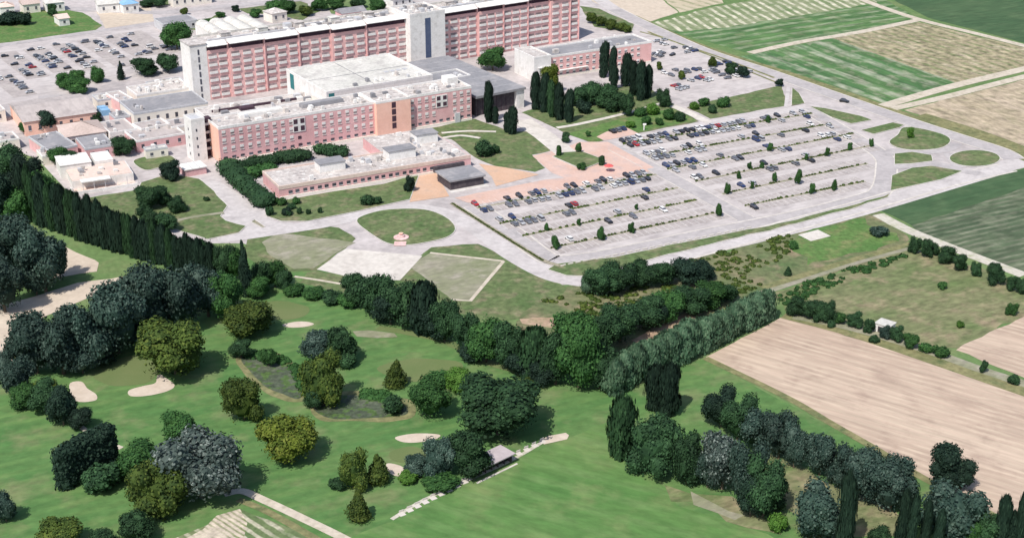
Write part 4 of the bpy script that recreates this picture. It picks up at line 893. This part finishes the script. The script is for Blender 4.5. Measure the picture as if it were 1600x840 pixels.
# -- single trees of the golf course and around: x, top, bottom, width, shape, colour, label
ONE = [
 (275,500,594,100,'wide','olive','large round olive tree beside the left sand bunker'),
 (395,463,528,80,'wide','olive','broad olive tree left of the small oval bunker'),
 (377,528,562,36,'round','dark','small dark tree at the upper left end of the left pond'),
 (420,542,574,26,'round','mid','small green tree on the top bank of the left pond'),
 (496,516,562,50,'round','blue','blue green tree, left one of the pair above the tall olive tree'),
 (534,506,570,46,'round','dark','dark green tree, right one of the pair above the tall olive tree'),
 (540,545,576,34,'shrub','dark','low dark shrub below the blue green pair of trees'),
 (505,550,638,58,'block','olive','tall olive topped tree between the two ponds'),
 (492,600,640,30,'round','dark','small dark tree at the left corner of the right pond'),
 (618,562,607,38,'cone','olive','pointed olive brown tree alone on the fairway above the right pond'),
 (382,588,661,52,'block','olive','squarish dark olive tree left of the ponds'),
 (453,648,730,88,'wide','yellow','large yellow green tree alone in the middle of the lower fairway'),
 (282,640,695,50,'round','mid','round green tree standing behind the silver blue tree'),
 (315,672,790,116,'wide','silver','big silver blue tree with pale leaf clumps at lower left'),
 (250,714,808,80,'block','olive','olive tree with dry yellow top left of the silver blue tree'),
 (163,716,770,60,'shrub','dark','dark shrub in front of the long clipped hedge'),
 (222,690,752,66,'round','mid','green tree between clipped hedge and olive tree with dry top'),
 (10,765,818,30,'block','blue','dark blue green tree cut by the left edge near the bottom'),
 (215,795,850,52,'round','dark','dark green tree at the bottom edge below the olive tree'),
 (95,812,862,72,'round','olive','dull olive tree at the bottom edge near the left corner'),
 (165,829,866,44,'round','dark','dark treetop just showing above the bottom edge at left'),
 (553,700,768,40,'block','olive','taller of the two dark olive trees near the range shelter'),
 (590,710,758,42,'cone','olive','wider dark olive tree beside the taller one near the range shelter'),
 (529,742,766,28,'shrub','dark','small dark bush at the foot of the two olive trees'),
 (561,765,816,40,'cone','olive','lone conical dark tree near the bottom centre'),
 (672,588,657,62,'wide','mid','dark green tree at the right end of the right pond'),
 (718,575,614,38,'round','bright','bright green small tree left of the biggest dark tree'),
 (684,575,606,44,'shrub','mid','loose bush with grey tips behind the tree at the pond end'),
 (615,612,648,36,'shrub','dark','low dark bush on the right end of the right pond'),
 (778,588,692,124,'wide','dark','biggest dark green tree of the course, above the range shelter'),
 (683,683,748,44,'block','blue','blue black tree left of the range shelter'),
 (650,710,744,32,'round','blue','small blue green tree at the left end of the shelter clump'),
 (733,675,748,64,'round','dark','round dark tree directly behind the range shelter'),
 (638,735,756,32,'shrub','bright','bright green bush at the left foot of the shelter clump'),
 (690,738,766,60,'shrub','mid','low green bushes in front of the blue black tree'),
 (772,700,722,28,'shrub','mid','small green bush right of the round tree behind the shelter'),
 (972,625,720,46,'column','dark','tall dark olive tree at the right edge of the practice range'),
 (1020,652,746,62,'block','dark','mottled dark tree right of the tall olive one at the range edge'),
 (1024,572,642,36,'column','deep','left one of the twin black green poplars below the grey green row'),
 (1045,570,651,36,'column','deep','right one of the twin black green poplars below the grey green row'),
 (1073,675,760,48,'block','dark','dark tree standing between the mottled tree and the blue grey tree'),
 (832,586,604,34,'shrub','olive','low olive bush at the end of the golf path'),
 (277,32,80,42,'round','mid','tall dark green tree at the corner of the top left car park'),
 (122,108,130,24,'round','mid','upper green tree of the clump below the top left car park'),
 (104,112,140,26,'block','mid','left green tree of the clump below the top left car park'),
 (124,122,147,34,'round','mid','lower right tree of the clump below the top left car park'),
 (153,103,130,20,'block','mid','narrow olive green tree right of the clump below the car park'),
 (190,97,126,13,'cone','deep','thin dark conifer at the lower edge of the top left car park'),
 (226,90,120,40,'round','dark','wide dark green tree below the top left car park'),
 (263,82,114,33,'round','dark','round dark green tree nearest the ward block end'),
 (75,172,207,34,'round','deep','round nearly black tree left of the tan hipped roof'),
 (113,172,196,34,'round','dark','dark tree directly behind the tan hipped roof'),
 (150,175,197,18,'block','dark','small dark tree right of the tan hipped roof'),
 (45,187,209,26,'round','mid','green tree at the orange end wall of the large hall'),
 (195,212,244,34,'block','dark','round dark tree alone in front of the pink walled laboratory'),
 (92,226,262,32,'round','mid','green tree above the white annex, left one'),
 (110,236,264,30,'round','dark','dark green tree above the white annex, right one'),
 (128,240,255,26,'shrub','olive','olive bush behind the white annex'),
 (267,250,283,28,'block','deep','dark squared tree at the corner of the lawn by the gatehouse'),
 (232,288,330,36,'round','dark','left dark tree of the four on the lawn below the annex'),
 (254,290,322,28,'round','dark','upper right dark tree of the group on the lawn below the annex'),
 (278,307,334,26,'block','dark','small square dark tree on the lawn below the gatehouse'),
 (234,322,364,32,'block','dark','lower left dark tree of the group on the lawn'),
 (260,330,363,32,'block','dark','lower right dark tree of the group on the lawn'),
 (323,305,315,10,'shrub','dark','tiny dark bush on the lawn beside the apron'),
 (15,16,40,40,'shrub','deep','dark hedge clump left of the white cottage'),
 (38,16,40,26,'shrub','deep','dark bush at the right end of the clump on the top left lawn'),
 (83,6,26,14,'round','dark','dark tree immediately left of the white cottage'),
 (770,71,113,42,'round','mid','round green tree between the dark roof and the pink wing'),
 (858,100,148,28,'round','yellow','yellow green tree standing behind the cypresses'),
 (763,130,192,16,'column','deep','left tall cypress in front of the dark glass hall'),
 (774,168,194,10,'column','deep','short cypress at the foot of the tall one by the glass hall'),
 (800,169,211,18,'column','deep','right cypress standing beside the white path'),
 (793,178,208,12,'column','deep','low cypress leaning on the one beside the white path'),
 (1037,137,168,18,'block','dark','oval dark tree at the left corner of the rear car park'),
 (979,145,182,22,'round','dark','dark tree beside the narrow path in the park'),
 (757,218,245,30,'shrub','dark','dark bush on the lawn in front of the rose wing'),
 (775,224,240,14,'shrub','dark','small bush right of the dark bush on the lawn'),
 (873,228,245,9,'column','mid','small slim tree at the left corner of the planter bed'),
 (904,222,240,9,'round','mid','small tree at the back corner of the planter bed'),
 (940,244,259,10,'column','dark','small slim tree at the right corner of the planter bed'),
 (908,252,266,16,'shrub','mid','low bush in the middle of the planter bed'),
 (884,206,224,12,'round','dark','small tree left of the small salmon bay'),
 (919,204,214,8,'round','mid','tiny tree beside the small salmon bay'),
 (1113,88,106,12,'round','olive','small olive tree standing in the rear car park'),
 (1065,110,125,10,'round','olive','small tree left of centre in the rear car park'),
 (1030,96,110,9,'round','olive','small tree near the pink wing in the rear car park'),
 (1142,98,117,18,'round','dark','left dark tree of the clump beside the main road'),
 (1160,102,122,20,'round','deep','right dark tree of the clump beside the main road'),
 (1217,122,136,13,'round','deep','single dark tree at the corner of the rear car park lawn'),
 (1422,198,217,10,'block','bright','single bright tree on the loop shaped lawn at the right'),
 (640,272,300,14,'block','deep','dark slim tree at the left edge of the orange plaza'),
 (1580,472,493,16,'block','mid','lone tree at the right corner of the meadow'),
 (1536,563,583,13,'round','dark','small round tree on the track edge at the right'),
 (1583,585,601,18,'round','dark','small dark bush on the track by the right edge'),
 (1500,500,512,14,'shrub','bright','bright green bush at the bottom corner of the meadow'),
 (1472,437,452,16,'shrub','mid','green bush in the upper middle of the meadow'),
 (1231,416,431,14,'cone','dark','small dark tree above the grassy track'),
 (1240,374,390,12,'shrub','mid','grey green bush left of the concrete pad'),
 (1372,352,370,30,'shrub','blue','blue green bush at the corner of the streaky field'),
 (1215,795,832,32,'shrub','bright','bright yellow green bush in the gap at lower right'),
 (1475,693,768,62,'round','deep','black green tree on the edge of the bare field, left crown'),
 (1500,712,770,42,'round','deep','black green tree on the edge of the bare field, right crown'),
 (1485,750,846,76,'block','blue','blue grey tree in front of the black green pair'),
 (1320,745,870,30,'column','deep','tall thin poplar left of the big dark blue tree'),
 (1275,753,845,74,'block','blue','pointed blue green tree near the bottom right'),
 (1372,820,860,32,'round','dark','dark treetop on the bottom edge between poplars'),
]
for i, q in enumerate(ONE): tree(*q)
def group_trees(lst, shape, colour, desc, group, name=None, from_='left'):
    lst = sorted(lst, key=lambda q: q[0])
    for i, q in enumerate(lst):
        sh, co = (q[4] if len(q) > 4 else shape), (q[5] if len(q) > 5 else colour)
        tree(q[0], q[1], q[2], q[3], sh, co, desc.replace('#', ordw(i+1)), group, name)
group_trees([(560,426,482,52),(590,420,498,62),(630,438,514,54,'round','dark'),(662,446,526,50,'column','deep'),(695,460,538,48),(727,488,555,46,'wide','dark'),(760,492,570,52,'round','mid'),(795,500,580,54),(833,515,592,50,'column','dark'),(868,508,606,58),(905,495,614,72,'wide','mid'),(936,530,612,52),(893,488,562,66,'round','mid'),(938,482,560,56),(968,472,540,60,'wide','dark'),(1005,460,518,58),(1040,450,504,52,'round','mid'),(1075,444,493,52),(1108,440,482,48,'round','mid'),(1136,440,474,36),
   (610,455,512,50,'round','deep'),(680,480,534,50,'round','deep'),(745,520,565,50,'round','deep'),(815,545,590,46,'round','deep'),(850,560,604,40,'round','deep'),(1022,470,512,40,'round','deep')],
   'wide', 'dark', '# tree from the left in the dark belt between golf course and car park', 'trees of the dark belt behind the golf course')
group_trees([(940,415,466,46),(970,410,458,50),(1005,406,452,50),(1035,404,450,44),(1075,402,446,52,'round','deep'),(1098,406,440,36,'round','deep'),(918,422,462,22,'round','pale')], 'wide', 'dark', '# tree from the left in the short clump below the long road', 'clump below the long road')
row = []
for i in range(15):
    t_ = i/14; x = 958+(1196-958)*t_; row.append((x, 562+(455-562)*t_**.9+rt.uniform(-5, 5), 617+(502-617)*t_, 42-8*t_+rt.uniform(-5, 6)))
group_trees(row, 'column', 'pale', '# tree from the left in the grey green row above the bare field', 'grey green tree row', 'willow_tree')
group_trees([(58,488,592,84),(100,478,592,78),(140,463,578,72),(185,440,560,84),(235,414,532,84),(282,406,522,74),(326,402,500,60),(352,420,498,48,'wide','mid'),(30,556,626,52),(72,592,648,52,'wide','dark'),(100,602,668,46,'round','deep'),(126,636,672,36,'round','deep'),(74,588,622,38,'shrub','yellow'),(160,520,572,60,'round','deep'),(215,500,548,60,'round','deep'),(130,540,588,46,'round','blue'),(8,545,600,34,'round','blue'),(40,600,640,40,'round','mid')],
   'wide', 'blue', '# tree from the left in the broad blue green belt left of the fairway', 'blue green belt left of the fairway')
group_trees([(30,335,432,72),(72,346,462,68),(8,400,494,66),(58,410,464,38),(95,372,440,34),(-10,340,440,60)], 'wide', 'blue', '# tree from the left in the grey blue grove beside the dirt yard', 'grey blue grove beside the dirt yard')
group_trees([(10,222,300,60,'wide','dark'),(45,242,318,52,'wide','deep'),(5,262,350,56,'wide','deep'),(70,262,330,46,'wide','mid'),(30,290,350,46,'round','mid')], 'wide', 'dark', '# dark tree from the left above the head of the poplar line', 'dark trees at the head of the poplar line')
pop = []
for i in range(34):
    t_ = i/33; x = 42+(330-42)*t_; yb = 343+(438-343)*t_**.85; hh = 78-26*t_; pop.append((x, yb-hh+rt.uniform(-7, 6), yb+rt.uniform(-1.5, 1.5), 18-2*t_+rt.uniform(-3, 3), 'column', rt.choice(['deep', 'deep', 'dark'])))
group_trees(pop, 'column', 'deep', '# poplar from the left in the long dark line above the dirt yard', 'long dark poplar line')
group_trees([(325,372,425,30,'round','dark'),(352,378,440,34),(372,385,440,30,'round','mid'),(388,378,466,24,'cone','deep'),(412,402,455,34),(430,405,452,34,'round','mid'),(445,418,458,26),(405,430,468,30,'round','mid'),(460,440,462,34,'shrub','mid'),(490,446,468,40,'shrub','mid'),(520,452,476,40,'shrub','dark'),(545,456,482,30,'shrub','mid')], 'round', 'dark', '# tree or bush from the left between poplar line and dark belt', 'trees where poplar line meets the belt')
group_trees([(838,116,172,16),(850,118,176,16),(862,128,184,16,'column','dark'),(874,134,188,17),(888,142,192,17),(943,68,122,16),(956,76,128,13),(978,86,136,18),(990,98,150,16),(1001,98,158,16),(1013,105,154,15),(960,105,140,12)], 'column', 'deep', '# tall dark cypress from the left in the park before the pink wing', 'cypresses in the hospital park')
group_trees([(905,135,168,30),(925,128,165,34),(948,132,170,34),(965,140,172,30),(912,152,178,26,'shrub','deep'),(1000,165,182,22,'shrub','mid'),(1020,160,180,22,'shrub','bright'),(1045,166,188,22,'shrub','mid'),(1062,172,190,18,'shrub','dark'),(1100,150,166,20,'shrub','mid'),(1085,158,172,16,'shrub','bright'),(1130,148,168,22,'shrub','mid'),(1113,160,178,16,'shrub','dark'),(1010,178,196,18,'shrub','mid'),(985,188,200,16,'shrub','bright'),(955,150,176,26,'shrub','dark'),(1030,182,196,14,'shrub','mid')], 'round', 'dark', '# bush or low tree from the left in the hospital park', 'bushes in the hospital park')
group_trees([(q[0], q[1]+2, q[2], q[3]*.85, 'block', 'mid') for q in [(868,366,390,13),(939,352,377,13),(986,345,365,11),(854,346,362,7),(904,339,353,7),(1123,316,339,11),(1210,267,284,9),(1136,283,304,10),(1247,262,289,11),(1268,284,304,9),(1203,221,237,9),(1292,228,245,8),(1327,220,236,8),(1361,214,230,7),(1303,278,298,10),(1190,250,264,8),(1260,238,251,7),(1171,251,265,8),(1154,266,280,7),(1175,281,296,6),(1200,178,192,9),(994,316,328,6)]], 'column', 'mid', '# small tree from the left among the car park rows', 'small trees of the car park', 'parking_lot_tree')
group_trees([(1428,368,397,16),(1447,372,403,14),(1460,380,400,14),(1478,383,412,26),(1500,396,424,18),(1524,408,432,14),(1553,412,445,25),(1578,430,455,14),(1596,432,460,16)], 'block', 'dark', '# tree from the left in the row between meadow and streaky field', 'tree row between meadow and streaky field')
group_trees([(1243,462,494,28),(1270,468,500,26),(1282,472,504,20),(1295,470,506,20),(1312,487,507,18,'round','mid'),(1335,487,513,22),(1357,496,520,15),(1382,508,530,15,'block','blue'),(1400,508,534,19),(1422,519,545,24,'round','mid'),(1446,532,552,22,'shrub','mid'),(1470,536,559,26,'shrub','mid'),(1298,498,512,12,'shrub','dark'),(1365,522,536,18,'shrub','dark')], 'block', 'dark', '# tree from the left in the hedge between meadow and bare field', 'hedge trees between meadow and bare field')
group_trees([(1125,604,672,50,'wide','deep'),(1152,616,692,52,'wide','dark'),(1182,634,706,58),(1216,640,722,58,'wide','blue'),(1240,654,735,42),(1280,670,748,52),(1318,688,762,44,'block','blue'),(1352,700,790,64),(1390,712,806,66),(1412,742,795,38,'round','dark')], 'wide', 'blue', '# tree from the left in the diagonal row beside the bare field', 'diagonal row beside the bare field')
group_trees([(1128,664,772,72,'wide','silver'),(1158,682,792,56),(1192,714,814,62,'wide','dark'),(1105,700,765,40,'round','blue'),(1172,740,812,40,'round','deep'),(1212,745,800,36,'round','dark')], 'wide', 'blue', '# tree from the left in the blue grey group right of the range', 'blue grey group right of the range')
group_trees([(1405,768,860,20),(1420,776,862,18),(1442,785,860,16),(1462,800,868,16),(1540,800,862,40,'round','dark'),(1562,776,866,24),(1588,774,866,20),(1602,790,870,30),(1520,812,860,26,'round','mid'),(1575,800,862,30)], 'column', 'deep', '# dark tree from the left along the bottom right corner', 'dark trees along the bottom right corner')
group_trees([(925,18,38,18),(940,24,42,18),(955,30,47,18),(970,34,50,18),(980,38,52,12)], 'round', 'olive', '# olive bush from the left beside the main road at the top', 'olive bushes at the top of the main road')
group_trees([(230,-2,12,22),(250,-4,12,22),(430,0,24,30,'round','mid'),(450,-2,22,26,'round','mid'),(478,8,26,22,'round','olive'),(500,-4,18,24,'round','mid'),(525,-6,16,28,'round','mid'),(590,-2,18,26,'round','mid'),(560,-4,14,22,'round','dark'),(288,10,24,14,'shrub','olive'),(368,8,20,12,'round','deep'),(322,28,48,18,'round','mid'),(400,14,28,20,'round','mid'),(345,18,28,16,'round','mid')], 'round', 'dark', '# tree from the left among the town houses behind the ward block', 'trees behind the ward block')
group_trees([(450,326,338,12),(455,316,328,14),(468,322,335,9),(575,300,322,24,'shrub','dark'),(590,304,320,14,'shrub','dark'),(482,324,336,8),(500,322,334,8),(421,320,338,14,'shrub','dark'),(448,322,337,18,'shrub','deep'),(440,305,322,18,'shrub','mid'),(463,306,320,14,'shrub','mid')], 'shrub', 'dark', '# bush from the left on the lawn before the low outpatient building', 'bushes before the outpatient building')
# hedges built as continuous bodies
def hedge(px, width, h, colour, label, name='hedge', h2=None, leaf=.42, dens=.42):
    p = [G(x, y) for x, y in px]; root = p[0]; r_ = random.Random(len(px)+int(px[0][0])); lob = []; step = width*dens
    h2 = h2 or h; tot = sum((b-a).length for a, b in zip(p, p[1:])); run = 0
    for a, b_ in zip(p, p[1:]):
        ln = (b_-a).length; n = max(1, int(ln/step))
        for k in range(n):
            c = a.lerp(b_, k/n)-root; hh = h+(h2-h)*(run+ln*k/n)/tot; wob = r_.uniform(.85, 1.15)
            if hh > 8:
                for zf in (.16, .38, .60, .82): lob.append(((c.x, c.y, hh*zf), (width*.5, width*.5, hh*.2)))
            else: lob.append(((c.x+r_.uniform(-.1, .1)*width, c.y+r_.uniform(-.1, .1)*width, hh*.48), (width*.55*wob, width*.55*wob, hh*.52*wob)))
        run += ln
    m = leafcloud(int(px[0][0]) % 17, lob, int(len(lob)*230), leaf, core=.9); m.materials.append(FOL[colour])
    o = link(name, m, (), None, root); prop(o, label, 'hedge'); return o
hedge([(360,268),(372,288),(392,306),(418,324)], 8, 5, 'dark', 'broad dark hedge between apron road and outpatient building')
hedge([(362,272),(400,262),(440,254),(490,248)], 7, 4.5, 'dark', 'long dark hedge along the foot of the rose front wing')
hedge([(385,278),(410,272),(430,268)], 6, 4, 'mid', 'short green hedge at the left end of the outpatient roof')
hedge([(500,240),(525,243),(545,247)], 5, 4.5, 'dark', 'short dark hedge in the courtyard behind the outpatient roof')
hedge([(102,762),(130,748),(160,737),(182,728)], 4.2, 11, 'deep', 'tall slab like clipped dark hedge at lower left', h2=12.5, dens=.25)
hedge([(707,319),(760,353),(812,386),(850,409)], .7, .5, 'olive', 'low thin hedge along the left edge of the big car park', leaf=.15, dens=1.1)
# shrubs in the planting beds: uncountable low ground cover
for nm, a, b_, wh, sp in RR+LLr:
    A_, B_ = G(*a), G(*b_); n = int((B_-A_).length/1.3); r_ = random.Random(int(a[0])); lob = []
    for k in range(n):
        if r_.random() < .35: continue
        c = A_.lerp(B_, k/n)-A_; s_ = r_.uniform(.35, .75); lob.append(((c.x, c.y, .2+s_*.4), (s_, s_*.8, s_*.7)))
    m = leafcloud(3, lob, len(lob)*26, .22, core=.9); m.materials.append(FOL['olive']); o = link('ground_cover', m, (), None, A_); prop(o, kind='stuff')
    o['label'] = 'low shrubs filling the planted strip in the ' + wh
# rough weeds tufts on the wild ground
def tufts(name, px, n, s0, colour, seed, label):
    r_ = random.Random(seed); P = [G(*q) for q in px]; xs = [p.x for p in P]; ys = [p.y for p in P]; lob = []
    def inside(x, y):
        c = False
        for i in range(len(P)):
            a, b_ = P[i], P[i-1]
            if (a.y > y) != (b_.y > y) and x < (b_.x-a.x)*(y-a.y)/(b_.y-a.y)+a.x: c = not c
        return c
    while len(lob) < n:
        x, y = r_.uniform(min(xs), max(xs)), r_.uniform(min(ys), max(ys))
        if inside(x, y) and mnoise.noise(Vector((x*.05, y*.05, seed))) > -.05: s_ = r_.uniform(.4, 1)*s0; lob.append(((x, y, s_*.25), (s_, s_, s_*.5)))
    m = leafcloud(seed, lob, n*22, s0*.28, core=.85); m.materials.append(FOL[colour]); o = link(name, m, (), None, (0, 0, 0)); prop(o, kind='stuff'); o['label'] = label
tufts('weed_tufts', [(925,446),(1045,416),(1240,365),(1230,400),(1190,450),(1120,470),(1000,500),(870,500),(850,470)], 260, 1.3, 'olive', 4, 'weeds on the rough ground below the long road')
tufts('weed_tufts', [(1210,462),(1300,428),(1420,394),(1420,400),(1320,440),(1230,478)], 90, 1.4, 'mid', 6, 'green weeds along the track above the meadow')
tufts('pond_reeds', [(372,560),(400,550),(435,555),(480,578),(492,598),(478,620),(470,610),(460,585),(430,565),(395,562)], 170, 1.3, 'mid', 8, 'reeds on the banks of the left pond')
tufts('pond_reeds', [(484,640),(495,616),(540,609),(600,613),(645,630),(648,650),(630,640),(590,624),(540,619),(505,626)], 170, 1.3, 'mid', 9, 'reeds on the banks of the right pond')
# boundary kerb posts of the verge: pale dashes
n_ = 0
for i in range(26):
    t_ = i/25; x = 880+(1170-880)*t_; y = 414+(355-414)*t_+1.5; p = G(x, y); bm = bmesh.new(); box_bm(bm, -.9, .9, -.25, .25, .12, .5)
    n_ += 1; o = link('concrete_barrier', mesh_from_bm('concrete_barrier', bm), [M['slab']], None, p, RA); prop(o, '%s pale kerb block from the left along the verge below the car park' % ordw(n_), 'barrier', 'pale kerb blocks on the verge')
print('cars', NC, 'objects', len(C.objects))
